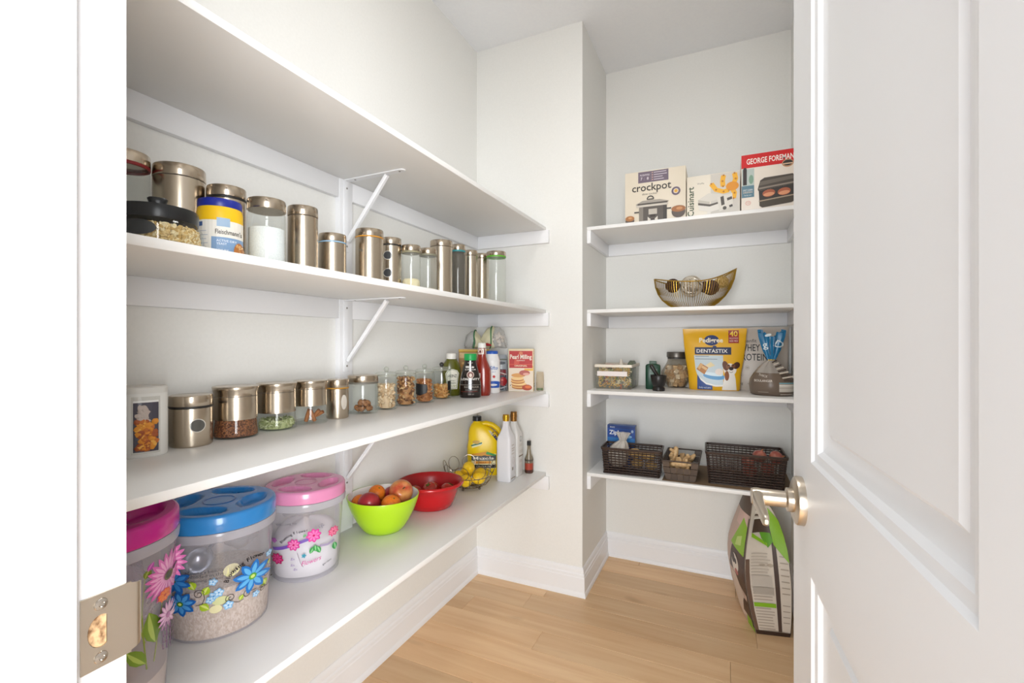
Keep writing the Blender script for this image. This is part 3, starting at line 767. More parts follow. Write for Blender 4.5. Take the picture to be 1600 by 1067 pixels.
# four jars with glass knob lids
def knob_jar(label, pl, pr, yb, ytop, dark=False):
    x, y, r, h = s3(pl, pr, yb, ytop)
    t = thing('knob_jar', label, 'jar', (x, y, Z3), face_cam(x, y), 'glass jars with knobbed glass lids')
    hb = h*.80
    MB().lathe([(0, .004), (r-.005, .003), (r-.003, 0), (r, .004), (r, hb*.86), (r*.97, hb*.93), (r*.90, hb*.97), (r*.92, hb)], 44).build('glass_body', GLASS, t)
    ld = MB().lathe([(0, hb), (r*.93, hb), (r*1.0, hb+.003), (r*1.0, hb+.007), (r*.8, hb+.011), (r*.25, hb+.013), (.006, hb+.015)], 44).build('lid', GLASSM, t)
    k0 = hb+.012; kr = max(.005, (h-k0)/2)
    MB().lathe([(.005, k0-.002), (.006, k0+.001), (kr*.9, k0+kr*.5), (kr*1.05, k0+kr), (kr*.85, k0+kr*1.6), (kr*.4, k0+kr*1.95), (0, k0+2*kr)], 24).build('knob', mat('#2d2b29', .15) if dark else clear('knob_glass', '#eceeea', .25, '#e6e6e0', edge=.3), ld)
    MB().lathe([(r*.90, hb-.003), (r*.945, hb-.003), (r*.945, hb), (r*.90, hb)], 44).build('seal_ring', clear('seal', '#dcdcd0', .45, '#dedccf', edge=.2), t)
    return t, r, h, hb
CASH = [mat('#dcc09c', .55), mat('#e6d0b0', .55), mat('#cba982', .55)]
t, r, h, hb = knob_jar('knobbed glass jar of pale cashews, nearest of the four knobbed jars', 586, 621, 641, 573)
stuff_pile('cashews', 'pale cashews in the nearest knobbed jar', 'nuts', t, lambda q: r-.002, .005, hb*.72, 190, (.0085, .0048, .0048), CASH, 11)
t, r, h, hb = knob_jar('knobbed glass jar of mixed brown nuts, second of the four', 617, 651, 635, 571)
stuff_pile('mixed_nuts', 'mixed brown nuts in the second knobbed jar', 'nuts', t, lambda q: r-.002, .005, hb*.86, 220, (.0085, .0046, .0042), [mat('#b98552', .6), mat('#8a5a34', .6), mat('#d8b07e', .6), mat('#6b4226', .6)], 12)
t, r, h, hb = knob_jar('knobbed glass jar of almonds with a black chalk label', 648, 679, 630, 569)
stuff_pile('almonds', 'brown almonds in the jar with black label', 'nuts', t, lambda q: r-.002, .005, hb*.74, 190, (.0085, .0048, .0036), [mat('#b0713f', .6), mat('#c68a55', .6), mat('#95582e', .6)], 13)
S = Solid([(0, r, r), (h, r, r)])
Print().poly([(-r*.86, hb*.28), (-r*.5, hb*.25), (r*.18, hb*.33), (r*.30, hb*.44), (r*.24, hb*.60), (-r*.45, hb*.62), (-r*.88, hb*.64)], '#1d1e20').build(t, S.map, 'chalk_label', step=.006)
t, r, h, hb = knob_jar('smallest knobbed glass jar, dark knob, half full of golden cashews', 675, 705, 624, 566, True)
stuff_pile('golden_cashews', 'golden cashews in the smallest knobbed jar', 'nuts', t, lambda q: r-.002, .005, hb*.46, 130, (.0085, .0048, .0046), [mat('#d29a54', .55), mat('#e0b070', .55), mat('#bf8142', .55)], 14)
S = Solid([(0, r, r), (h, r, r)])
Print().rect(r*.62, hb*.30, r*.93, hb*.62, '#1d1e20').build(t, S.map, 'chalk_label', step=.006)

# ---- bottles
def at(px, py, z):
    d = (CAM_H-z)*F_PX/(py-CY_PX); xn = (px-CX_PX)/F_PX
    return d*(-math.sin(CAM_A)+math.cos(CAM_A)*xn), d*(math.cos(CAM_A)+math.sin(CAM_A)*xn)
# relish bottle
x, y = -1.108, 1.790
t = thing('relish_bottle', 'squeeze bottle of green relish with white cap and keystone label', 'bottle', (x, y, Z3), face_cam(x, y)+R(10))
S = Solid([(0, .036, .026), (.004, .040, .028), (.03, .042, .030), (.07, .036, .027), (.10, .042, .030), (.135, .040, .028), (.155, .026, .022), (.163, .022, .020)], 2.4, 36)
S.mb().build('body', mat('#5a5a12', .25, coat=.4), t)
MB().lathe([(0, .162), (.0225, .162), (.0225, .184), (.020, .187), (0, .187)], 28).build('cap', mat('#e9e5dd', .45), t)
P = Print()
key = lambda k: [(-.021*k, .030), (.021*k, .030), (.030*k, .098), (.022*k, .112), (0, .118), (-.022*k, .112), (-.030*k, .098)]
P.poly(key(1), '#ece8d8'); P.poly([(a*.90, .0335+(b-.030)*.925) for a, b in key(1)], '#3c4a1a'); P.poly([(a*.84, .0355+(b-.030)*.89) for a, b in key(1)], '#ece8d8')
P.text('HEINZ', 0, .082, .013, '#2a2b20', bold=.01, width=.040).text('SWEET', 0, .064, .007, '#3c4a1a').text('GREEN', 0, .053, .007, '#3c4a1a').text('RELISH', 0, .040, .008, '#8a8a1e', bold=.01)
P.build(t, S.map, step=.006)
# soy sauce bottle
x, y = at(735, 620.5, Z3); t = thing('soy_sauce_bottle', 'dark soy sauce bottle with bright green cap', 'bottle', (x, y, Z3), face_cam(x, y))
S = Solid([(0, .042, .030), (.003, .045, .032), (.012, .047, .033), (.05, .047, .033), (.085, .042, .031), (.12, .034, .027), (.145, .027, .024), (.160, .025, .023)], 2.3, 36)
S.mb().build('body', mat('#1b120d', .12, coat=.6), t)
MB().lathe([(0, .159), (.0265, .159), (.0270, .161), (.0270, .184), (.0255, .187), (0, .187)], 32).build('cap', mat('#17a04e', .4), t)
P = Print()
P.text('READY', 0, .146, .005, '#d8d4cc').rect(-.020, .127, -.002, .135, '#cfcac2').ell(.010, .130, .006, .004, '#cfcac2', n=10)
P.text('SUPERIOR', 0, .117, .006, '#e8e4dc', width=.046).ell(0, .098, .0155, .0155, '#c9b3a4', n=22).ell(0, .098, .0125, .0125, '#6a2b22', n=22).ell(.001, .096, .006, .008, '#d8c4b4', n=14)
P.text('LONGEVITY', 0, .075, .0095, '#f2eee6', bold=.012, width=.076).text('brand', 0, .066, .005, '#bdb6ac')
P.rect(-.044, .055, .044, .0565, '#8d857b').text('SOY SAUCE', .004, .043, .0075, '#b5aca0', width=.060).text('sauce soya', .004, .032, .006, '#9c9388', width=.05).rect(-.038, .0265, .030, .0275, '#a83a2a').text('500 ml', .002, .013, .0065, '#a79d92')
P.build(t, S.map, step=.006)
# ketchup
x, y = at(753, 617.3, Z3)
t = thing('ketchup_bottle', 'red ketchup bottle with white cap and tall neck label', 'bottle', (x, y, Z3), face_cam(x, y)-R(12))
S = Solid([(0, .034, .028), (.004, .038, .031), (.02, .040, .032), (.10, .040, .032), (.12, .038, .031), (.155, .024, .022), (.175, .019, .018), (.205, .0165, .0165), (.212, .0165, .0165)], 2.5, 36)
S.mb().build('body', mat('#8e2414', .22, coat=.5), t)
MB().lathe([(0, .211), (.018, .211), (.018, .224), (.017, .232), (.014, .234), (0, .234)], 28).build('cap', mat('#ecebe4', .4), t)
P = Print().rect(-.0185, .183, .0185, .208, '#ece7dc').ell(-.004, .196, .011, .010, '#b6473a', n=18).ell(-.004, .196, .009, .008, '#e8dfd0', n=18).ell(-.004, .195, .005, .006, '#6a2620', n=12)
P.rect(-.030, .03, .000, .10, '#ece4d6').text('KETCHUP', -.015, .07, .010, '#8e1a14', width=.026)
P.build(t, S.map, step=.006)
# white shaker with blue cap
x, y = at(769, 613.6, Z3)
t = thing('salt_shaker_bottle', 'white plastic shaker bottle with blue cap', 'bottle', (x, y, Z3), face_cam(x, y))
S = Solid([(0, .034, .034), (.003, .037, .037), (.145, .037, .037), (.150, .038, .038), (.155, .036, .036), (.178, .028, .028), (.183, .027, .027)], 2, 36)
S.mb().build('body', mat('#ecebea', .35), t)
MB().lathe([(0, .182), (.0275, .182), (.0275, .192), (.025, .196), (0, .196)], 30).build('cap', mat('#1d56b4', .35), t)
P = Print().rect(-.016, .028, .034, .05, '#1f54b2').ell(.008, .048, .030, .010, '#1f54b2', n=20).ell(.004, .040, .020, .005, '#ecebea', n=16).rect(-.016, .026, .034, .034, '#1f54b2')
P.text('Sifto', .006, .110, .017, '#2b64b6', bold=.01, shear=.2, width=.036).text('SALT', .008, .097, .006, '#5d7fb0').flower(.008, .078, .007, 6, '#c02a2a', '#c02a2a', '#c02a2a', wid=.4)
P.build(t, S.map, step=.006)

# ---- pouch behind the bottles and bags
def pouch(keys, p=2.2, n=44): return Solid(keys, p, n)
x, y = -1.112, 2.005
t = thing('snack_pouch', 'tan snack pouch with yellow top seam behind the sauce bottles', 'pouch', (x, y, Z3), face_cam(x, y))
S = pouch([(0, .066, .028), (.01, .070, .032), (.08, .073, .032), (.15, .074, .022), (.188, .074, .008), (.193, .075, .0025), (.203, .075, .002)])
S.mb().build('body', mat('#b58d5e', .35), t)
P = Print().rect(-.074, .190, .074, .202, '#c9a22c').rect(-.070, .160, .070, .185, '#d9bb8a')
for i in range(14): P.ell(-.062+.0095*i, .135+.012*((i*7) % 3-1), .007, .006, ['#c98f4e', '#e2b878', '#a86c38'][i % 3], n=9)
P.build(t, S.map, step=.012)
# marshmallow bag lying on the pouch: two lobes with a twist between them
mx, my, mz = -1.045, 2.015, Z3+.206
t = thing('marshmallow_bag', 'clear twisted bag of white marshmallows with green stripes, on top of the pouch', 'bag', (mx, my, mz), face_cam(mx, my))
prof = [(-.105, .012), (-.098, .036), (-.080, .044), (-.060, .046), (-.040, .036), (-.026, .022), (-.014, .036), (.005, .050), (.030, .058), (.055, .056), (.075, .046), (.088, .024), (.092, .008)]
def lobes(i0, i1, name, m):
    rg2 = random.Random(21); rings = []
    for x_, q in prof[i0:i1]:
        rings.append([(x_+.006*math.sin(3*a+x_*40), q*.62*math.cos(a)*(1+.06*math.sin(5*a)), .001+q*.95+q*.92*math.sin(a)*(1+.05*math.cos(4*a+x_*60))) for a in [2*math.pi*k_/28 for k_ in range(28)]])
    return MB().loft(rings, cap=(i0 == 0 or i1 == len(prof))).build(name, m, t, ang=75)
lobes(0, 4, 'clear_end', BAGCLR); lobes(3, 9, 'printed_film', mat('#d5cfae', .3)); lobes(8, 13, 'clear_body', BAGCLR)
for xx, q in ((-.062, .0465), (.018, .0560)):
    pts = [(xx+.004*math.sin(a*2)+.006*math.sin(a), q*.63*math.cos(a), .001+q*.95+q*.94*math.sin(a)) for a in [2*math.pi*k_/28 for k_ in range(28)]]
    MB().tube(pts, .0032, 6, True).build('green_stripe', mat('#256b3c', .4), t)
MB().tube([(-.020, -.024, .018), (.0, -.034, .020), (.02, -.038, .016)], [.004, .0075, .004], 8).build('red_stripe', mat('#9a1f26', .4), t)
rg = random.Random(31)
for i in range(16):
    a = rg.random()*6.28; d = rg.random()**.5
    o = MB().lathe([(0, -.007), (.006, -.007), (.0075, -.004), (.0075, .004), (.006, .007), (0, .007)], 12).build('marshmallow', mat('#eadfd2', .7), ang=60)
    o.matrix_world = Matrix.Translation(t.location) @ Matrix.Rotation(t.rotation_euler.z, 4, 'Z') @ Matrix.Translation((.052+.024*(rg.random()*2-1), .020*d*math.cos(a), .046+.030*d*math.sin(a))) @ Matrix.Rotation(rg.random()*3, 4, 'X') @ Matrix.Rotation(rg.random()*3, 4, 'Y')
    tag(o, 'small white marshmallow inside the twisted clear bag', 'marshmallow', 'marshmallows in the twisted bag')
# dark pouch with red fruit picture beside the pancake box
x, y = -1.004, 2.080
t = thing('fruit_pouch', 'grey and dark blue pouch with red fruit picture beside the pancake box', 'pouch', (x, y, Z3), face_cam(x, y))
S = pouch([(0, .030, .016), (.01, .033, .018), (.08, .034, .017), (.13, .033, .012), (.165, .030, .006), (.176, .028, .003)])
S.mb().build('body', mat('#9aa0a6', .25, .0, .6), t)
P = Print().rect(-.032, .004, .032, .105, '#1d2438').rect(-.032, .075, .032, .102, '#7a1420').ell(.012, .045, .019, .022, '#a3141c', n=18).ell(.008, .052, .006, .005, '#e8786c', n=10).line([(-.03, .080), (0, .088), (.03, .078)], .004, '#d8cfc8').line([(-.03, .018), (.0, .012), (.03, .02)], .005, '#c9ced6')
P.ell(.0, .135, .024, .008, '#4a4f58', n=14).ell(.01, .152, .022, .004, '#5a5f52', n=12)
P.build(t, S.map, step=.012)
# pancake mix box
t = thing('pancake_mix_box', 'cream and red pancake mix box at the far end of the shelf', 'box', (-.8895, 2.0655, Z3), R(16.5))
w, h, dp = .060, .205, .066
MB().box(-w, 0, 0, w, dp, h, bev=.001).build('carton', mat('#ecd9b4', .45), t)
P = Print().rect(-w+.001, .002, w-.001, .122, '#ead9c4').rect(w*.28, .100, w-.001, .124, '#e8b23e')
P.rect(-w+.004, .113, w-.004, .195, '#b8120f').rect(-w+.004, .129, w-.004, .131, '#e0603a')
P.poly([(-w*.5, .160), (-.006, .150), (-w*.15, .129), (-w*.55, .131)], '#cf4a35')
P.ell(0, .184, .010, .008, '#d87a52', n=14).text('Pearl Milling', 0, .157, .021, '#f3ead9', bold=.02, width=.104).text('COMPANY', 0, .146, .006, '#f3ead9').text('ORIGINAL', 0, .1195, .0085, '#f3e2c0', bold=.01, width=.062).rect(-w+.004, .1105, w-.004, .1125, '#f0e6d6')
for i, (zz, xx) in enumerate(((.022, .002), (.034, -.003), (.048, -.008), (.060, -.010))):
    P.ell(xx-.006, zz, .040-.003*i, .011, '#b76a2a', n=20).ell(xx-.006, zz+.003, .040-.003*i, .0085, ['#e7b56c', '#f0c988'][i % 2], n=20)
P.ell(-.012, .078, .034, .010, '#d8994e', n=20).ell(.018, .090, .026, .013, '#b7584c', n=16).ell(.026, .084, .016, .006, '#e3a596', n=12)
P.ell(.030, .020, .024, .014, '#b3401a', n=18).ell(.034, .023, .015, .007, '#e0702c', n=14).ell(-.050, .030, .002, .003, '#333333', n=8)
P.rect(-w+.001, .002, w-.001, .006, '#f3ede2')
P.build(t, flatmap(0))
P = Print().rect(.004, .178, .030, .197, '#c0554a').rect(.008, .186, .026, .189, '#f0e0d2').rect(.034, .15, .060, .165, '#d4dcc8')
for i in range(12): P.rect(.010, .150-.010*i, .052-.012*(i % 3), .152-.010*i, '#cfc0a0')
P.rect(.020, .034, .055, .038, '#63705a').rect(.015, .022, .055, .026, '#6b6258')
P.build(t, lambda a, z, off: Vector((w+off, a, z)))
# little bag at the very end
x, y = -.822, 2.146
t = thing('small_bag', 'small brownish clear bag squeezed beside the pancake box', 'bag', (x, y, Z3), face_cam(x, y))
S = pouch([(0, .016, .013), (.006, .019, .014), (.05, .019, .013), (.075, .018, .008), (.092, .017, .002)], 2.4, 28)
S.mb().build('film', clear('brown_film', '#f6efe2', .4, '#ece2d0', rough=.12, edge=.3, bump=60), t)
Print().rect(-.014, .004, .014, .014, '#5d7048').build(t, S.map, step=.005)

# ================================================================== LOWEST LEFT SHELF
# ---- flowered tubs with screw lids
def tub_lid(t, r, z0, hh, c, c2, hl=.012):
    """lid with four thumb wells pressed into its top and a ring in the middle"""
    m = mat(c, .22, sss=.0, coat=.3); zt = z0+hh
    mb = MB().lathe([(r*.94, z0), (r, z0), (r+.0012, z0+.003), (r+.0005, zt-.006), (r-.002, zt-.0015), (r-.006, zt)], 64)
    nr, na = 26, 96; vs = []; fs = []
    for i in range(nr+1):
        q = (r-.006)*i/nr
        for j in range(na):
            a = 2*math.pi*j/na; xx, yy = q*math.cos(a), q*math.sin(a); dz = 0
            for k_ in range(4):
                b = math.pi/4+.35+k_*math.pi/2; u = xx*math.cos(b)+yy*math.sin(b); v = -xx*math.sin(b)+yy*math.cos(b)
                e = ((u-r*.62)/(r*.21))**2 + (v/(r*.40))**2
                dz = max(dz, max(0, min(1, (1.15-e)/.45)))
            vs.append((xx, yy, zt-hl*(dz*dz*(3-2*dz))))
    for i in range(nr):
        for j in range(na):
            fs.append((i*na+j, i*na+(j+1) % na, (i+1)*na+(j+1) % na, (i+1)*na+j))
    mb.add(vs, fs)
    l = mb.build('lid', m, t, ang=50)
    MB().tube([(r*.27*math.cos(a), r*.27*math.sin(a), zt) for a in [2*math.pi*k_/40 for k_ in range(40)]], .0012, 6, True).build('centre_ring', mat(c2, .3), l)
    return l
def tub(label, X, Y, rb, rt, h, c, c2, lh=.036):
    t = thing('storage_tub', label, 'tub', (X, Y, Z4), face_cam(X, Y), 'flowered plastic storage tubs')
    hb = h-lh
    MB().lathe([(0, .004), (rb-.008, .003), (rb-.004, 0), (rb-.001, .003), (rb, .010), (rt, hb-.02)], 64).build('clear_body', PLAST, t)
    MB().lathe([(rt-.001, hb-.022), (rt+.006, hb-.018), (rt+.0075, hb-.006), (rt+.006, hb), (rt, hb+.001)], 64).build('rim', clear('tub_rim', '#e8e6f0', .55, '#eceaf2', rough=.15, edge=.2), t)
    tub_lid(t, rt+.006, hb+.0015, lh, c, c2)
    return t, Solid([(0, rb, rb), (hb, rt, rt)], 2, 48), hb
RICE = noisy('rice_grains', '#c9b196', '#e6d5c0', (1, 1, .55), .6, .6, 2, .15, .85, 330, True)
# blue-lidded tub
tB, SB, hbB = tub('blue-lidded clear tub of rice printed with blue flowers', -1.0675, .706, .101, .112, .270, '#2f86cc', '#1c62a6')
stuff_fill('rice', 'brown rice filling the lower half of the blue-lidded tub', 'rice', tB, [(0, .006), (.098, .006), (.0995, .012), (.1035, .110), (.06, .125), (0, .118)], RICE, 56)
pB = lambda a, b: SB.pix(tB, a, b)
sz = .1/ (pB(390, 880)[0]-pB(316, 880)[0]) if False else 1
P = Print()
x1, z1 = pB(390, 898); x2, z2 = pB(286, 941); x3, z3 = pB(277, 905)
P.ell(*pB(362, 890), .016, .014, '#e6e0a8', n=14).ell(*pB(337, 951), .012, .009, '#e8dfae', n=14).ell(*pB(345, 938), .016, .009, '#d8d9a0', n=14)
for a, b, c_, d_ in ((304, 921, 296, 908), (318, 930, 326, 916), (312, 945, 327, 952), (374, 937, 379, 928), (410, 905, 414, 912), (418, 880, 420, 872)):
    P.leaf(*pB(a, b), *pB(c_, d_), .42, '#a9c52c', '#d9e27a')
def spiral(cx, cz, r0, turns, a0, sg=1, n=26):
    return [(cx+sg*r0*(1-.85*i/n)*math.cos(a0+turns*2*math.pi*i/n), cz+r0*(1-.85*i/n)*math.sin(a0+turns*2*math.pi*i/n)) for i in range(n+1)]
P.line([pB(306, 946), pB(316, 944), pB(320, 934), pB(318, 925)]+spiral(*pB(311, 928), .0105, 1.5, .3), .0013, '#4a4440')
P.line([pB(400, 918), pB(392, 922)]+spiral(*pB(386, 926), .0095, 1.4, .6), .0013, '#4a4440')
P.line([pB(380, 935), pB(372, 940)]+spiral(*pB(360, 933), .0095, 1.4, -.4, -1), .0013, '#4a4440')
P.line([pB(425, 900), pB(416, 912)]+spiral(*pB(408, 918), .008, 1.3, .8, -1), .0013, '#4a4440')
P.line(spiral(*pB(416, 893), .009, 1.4, .5), .0013, '#4a4440')
for a, b, q in ((333, 908, .007), (334, 930, .008), (342, 924, .008), (329, 936, .007), (397, 926, .006), (356, 943, .008), (416, 863, .006)):
    P.flower(*pB(a, b), q*1.25, 5, '#7fb9e6', '#c4def2', '#4d93cf', rot=a, wid=.42, rc=.18)
P.flower(x2, z2, .027, 8, '#1f64b4', '#4f9fe0', '#3f7d2c', rot=.2, wid=.26, rc=.2)
P.ell(x2, z2, .003, .003, '#d9e27a', n=8)
P.flower(x3, z3, .030, 8, '#1f64b4', '#3f8fd8', '#2f6d3c', rot=.5, wid=.24, rc=.14)
P.flower(x1, z1, .036, 8, '#2474c4', '#62b4ea', '#5fa83c', rot=.55, wid=.22, rc=.2)
P.ell(x1, z1, .004, .004, '#cfe27a', n=8)
P.arctext('Blooming Flower', [pB(356, 905), pB(362, 893), pB(371, 885), pB(382, 876), pB(393, 869), pB(404, 866)], .0088, '#1d1c22', .02)
a, b = pB(295, 894)
for i, s_ in enumerate(("Nature's beauty", 'unfolded in the', 'Blooming flower')): P.text(s_, a, b-.0085*i, .0062, '#4a474d', 'L', width=.062)
P.build(tB, SB.map, 'flower_print', step=.008, rough=.25)
# scoop and bag inside the blue tub
sc = thing('measuring_scoop', 'grey metal scoop lying on the rice in the blue-lidded tub', 'scoop', tB.location, tB.rotation_euler.z)
o = MB().lathe([(.030, 0), (.0305, .001), (.030, -.012), (.022, -.024), (.010, -.030), (0, -.031)], 30).build('scoop_bowl', mat('#aeb0b6', .22, .7), sc); o.location = (-.040, -.045, .158); o.rotation_euler = (R(38), R(-20), 0)
MB().tube([(-.026, -.028, .165), (-.01, -.004, .178), (.012, .02, .19)], [.005, .0045, .004], 8).build('scoop_handle', mat('#aeb0b6', .22, .7), sc)
def crumple(name, label, cat, root, c, rad, m, seed, sub=3, amp=.22):
    rg2 = random.Random(seed); V, Fc = ico(sub); ph = [(rg2.random()*6, rg2.random()*6, rg2.random()*6, 3+5*rg2.random()) for _ in range(6)]; vs = []
    for v in V:
        k_ = 1+sum(math.sin(v.x*f+a)*math.sin(v.y*f+b)*math.sin(v.z*f+c_) for a, b, c_, f in ph)*amp*.5+(rg2.random()-.5)*amp*.25
        vs.append((c[0]+v.x*rad[0]*k_, c[1]+v.y*rad[1]*k_, max(.004, c[2]+v.z*rad[2]*k_)))
    o = MB().add(vs, Fc).build(name, m, ang=80); o.location = root.location; o.rotation_euler = root.rotation_euler
    return tag(o, label, cat)
crumple('plastic_bag', 'crumpled clear bag above the rice in the blue-lidded tub', 'bag', tB, (.044, .034, .178), (.040, .044, .034), BAGCLR, 5)
# pink-lidded tub
tP, SP, hbP = tub('pink-lidded clear tub printed with pink flowers', -1.078, .964, .088, .099, .242, '#e08fb8', '#b96a92', .032)
pP = lambda a, b: SP.pix(tP, a, b)
fl = MB().loft([[(q*math.cos(a_)*(1+.012*math.sin(5*a_+z*90)), q*math.sin(a_)*(1+.012*math.sin(5*a_+z*90)), z+dz*math.sin(3*a_+1)) for a_ in [2*math.pi*i/48 for i in range(48)]] for q, z, dz in ((.070, .006, 0), (.083, .012, 0), (.085, .05, 0), (.087, .085, .004), (.080, .110, .008), (.062, .128, .008), (.034, .140, .005), (.010, .146, .002))]).build('flour_bag', mat('#f2f0ee', .5), ang=75)
fl.location = tP.location; fl.rotation_euler = tP.rotation_euler; tag(fl, 'white bag of flour inside the pink-lidded tub', 'bag')
crumple('plastic_bag', 'crumpled clear bag above the flour in the pink-lidded tub', 'bag', tP, (-.01, 0, .176), (.052, .052, .020), BAGCLR, 9)
P = Print()
P.line([pP(427, 856), pP(440, 856), pP(452, 853), pP(466, 848), pP(482, 842)], .0085, '#7a58b4')
P.line([pP(500, 852), pP(512, 850), pP(522, 842)], .006, '#a89ab8')
for a, b, q, c1, c2, rt in ((459, 851, .0165, '#d83a94', '#ee82bc', .3), (490, 836, .019, '#e03a9a', '#f07cbc', .1), (435, 872, .0155, '#b8185e', '#dc4a8c', .7), (519, 829, .014, '#e0447c', '#f08aa8', .4)):
    P.flower(*pP(a, b), q, 8, c1, c2, '#c41a5e', rot=rt, wid=.3, rc=.16)
for a, b, c_, d_ in ((489, 853, 484, 864), (494, 852, 499, 862), (491, 850, 492, 860), (474, 838, 478, 833), (519, 846, 521, 857)): P.leaf(*pP(a, b), *pP(c_, d_), .3, '#3e9a50', '#8cc98c')
P.line([pP(465, 862), pP(470, 878), pP(474, 884)], .001, '#8a7a86')
P.flower(*pP(475, 867), .006, 5, '#3f9cb4', '#3f9cb4', '#2a6a84', wid=.35); P.flower(*pP(432, 842), .007, 5, '#9a4a9c', '#b870b4', '#7a2a7c', wid=.4)
P.arctext('Blooming Flower', [pP(444, 846), pP(452, 838), pP(463, 832), pP(480, 828)], .0065, '#2a2630', .02)
a, b = pP(488, 876); P.text('Flowers', a-.004, b-.002, .0125, '#d64a9a', shear=.35, rot=.16, width=.044)
for i, (a, b) in enumerate(((459, 873), (459, 882), (463, 889))): P.text('En', *pP(a, b), .0062, '#8a6aae', shear=.2)
a, b = pP(450, 819); P.text('WELCOME TO', a, b, .0052, '#6f7078', rot=.1, width=.046); P.text('garden', *pP(508, 877), .0058, '#3a3a3e', rot=.3)
P.flower(*pP(500, 820), .007, 5, '#8c8890', '#a4a0a8', '#77737b', wid=.3)
P.build(tP, SP.map, 'flower_print', step=.008, rough=.25)
# magenta-lidded tub at the doorway
tM, SM, hbM = tub('tall tub with magenta lid and daisy print beside the door jamb', -.9915, .428, .106, .120, .335, '#c4148c', '#8e0c66', .034)
pM = lambda a, b: SM.pix(tM, a, b)
crumple('plastic_bag', 'crumpled clear bag filling the magenta-lidded tub', 'bag', tM, (0, 0, .185), (.084, .084, .100), clear('mauve_bag', '#f4eaf6', .34, '#ecdff0', rough=.16, edge=.35, bump=40), 12)
stuff_fill('oat_flour', 'pale meal at the bottom of the magenta-lidded tub', 'meal', tM, [(0, .006), (.102, .006), (.1045, .012), (.107, .060), (0, .066)], mat('#d9c6b4', .9), 48)
P = Print()
P.line([pM(229, 1045), pM(224, 1000), pM(221, 960), pM(226, 905)], .0022, '#7f8f3a'); P.line([pM(240, 1033), pM(247, 985), pM(253, 940)], .0018, '#8f9a4a'); P.line([pM(226, 1005), pM(219, 985), pM(211, 975)], .0020, '#7f8f3a')
P.leaf(*pM(227, 1036), *pM(196, 1020), .22, '#6f8f2c', '#a9bf5a'); P.leaf(*pM(242, 1002), *pM(232, 957), .22, '#6f8f2c', '#a9bf5a')
P.leaf(*pM(226, 905), *pM(234, 888), .42, '#6a7a2c', '#98a44a'); P.leaf(*pM(230, 893), *pM(240, 877), .30, '#b04aa4', '#d27ac4')
fx, fz = pM(260, 897)
P.flower(fx, fz, .042, 20, '#d66cb4', '#eea6d4', '#6a5a2c', rot=.1, wid=.12, rc=.20, sq=.85); P.ell(fx, fz, .0045, .0055, '#3f3a1c', n=12)
P.flower(*pM(253, 929), .011, 9, '#e8602c', '#f08a3c', '#c8401c', wid=.35)
P.flower(*pM(256, 960), .026, 14, '#d99acb', '#ecc4e2', '#c07ab0', rot=.4, wid=.12, sq=.6)
for i in range(4):
    for j in range(3):
        a, b = pM(250+j*5.2, 1008-i*10-j*2.5); P.line([(a-.0026, b-.005), (a+.0026, b-.005), (a+.0026, b+.005), (a-.0026, b+.005), (a-.0026, b-.005)], .0011, '#6a3a6e')
P.build(tM, SM.map, 'flower_print', step=.008, rough=.25)

# ---- bowls of fruit
def bowl(name, label, X, Y, keys, inner, m, mi, sx=1):
    t = thing(name, label, 'bowl', (X, Y, Z4), face_cam(X, Y))
    MB().lathe(keys, 64).build('bowl_outside', m, t, ang=60); MB().lathe(inner, 64).build('bowl_inside', mi, t, ang=60)
    return t
gx, gy = -1.063, 1.278
tG = bowl('fruit_bowl', 'lime green bowl with white inside, full of apples and oranges', gx, gy,
          [(0, 0), (.055, 0), (.062, .002), (.074, .015), (.090, .040), (.105, .070), (.116, .100), (.120, .117), (.1195, .1195), (.1175, .1195)],
          [(.1175, .1195), (.1155, .116), (.112, .100), (.101, .070), (.086, .042), (.070, .018), (.055, .006), (0, .005)], mat('#b4dc1c', .3, coat=.2), mat('#efeeea', .3))
rx, ry = -1.052, 1.546
tR = bowl('tomato_bowl', 'red plastic bowl with rolled rim, holding tomatoes', rx, ry,
          [(0, 0), (.078, 0), (.085, .003), (.096, .028), (.107, .060), (.113, .080), (.128, .086), (.131, .092), (.128, .097), (.122, .098)],
          [(.122, .098), (.116, .094), (.109, .080), (.103, .058), (.092, .028), (.080, .007), (0, .006)], mat('#c2121a', .22, coat=.3), mat('#a80e16', .3))
def put(o, root, p, rot=(0, 0, 0)):
    o.matrix_world = Matrix.Translation(root.location) @ Matrix.Rotation(root.rotation_euler.z, 4, 'Z') @ Matrix.Translation(p) @ Matrix.Rotation(rot[2], 4, 'Z') @ Matrix.Rotation(rot[1], 4, 'Y') @ Matrix.Rotation(rot[0], 4, 'X')
    return o
def fruit_profile(r, squash=1.0, dip=.12, n=18):
    out = []
    for i in range(n+1):
        a = -math.pi/2+math.pi*i/n; q = r*math.cos(a)
        z = r*squash*math.sin(a); k_ = max(0, 1-(q/(r*.45))**2) if q < r*.45 else 0
        z -= math.copysign(dip*r*k_*(1 if a > 0 else .6), a); out.append((max(q, 0), z))
    out[0] = (0, out[0][1]); out[-1] = (0, out[-1][1])
    return out
def apple(label, r, m, p, rot, stem=True, root=None):
    t = thing('apple', label, 'apple', group='apples in the green bowl'); put(t, root, p, rot)
    MB().lathe(fruit_profile(r, .92, .26), 32).build('flesh', m, t, ang=80)
    if stem: MB().tube([(0, 0, r*.55), (.001, 0, r*.80), (.004, 0, r*1.02)], [.0022, .0016, .0022], 6).build('stem', mat('#5e4a26', .8), t)
    MB().lathe([(0, -r*.80), (.004, -r*.82), (.0055, -r*.86), (.003, -r*.84), (0, -r*.82)], 8).build('calyx', mat('#4a3a22', .9), t)
    return t
APR = noisy('apple_red', '#7a1420', '#b8363a', (6, 6, 1.5), .28, 0, 4, .3, .75, 5)
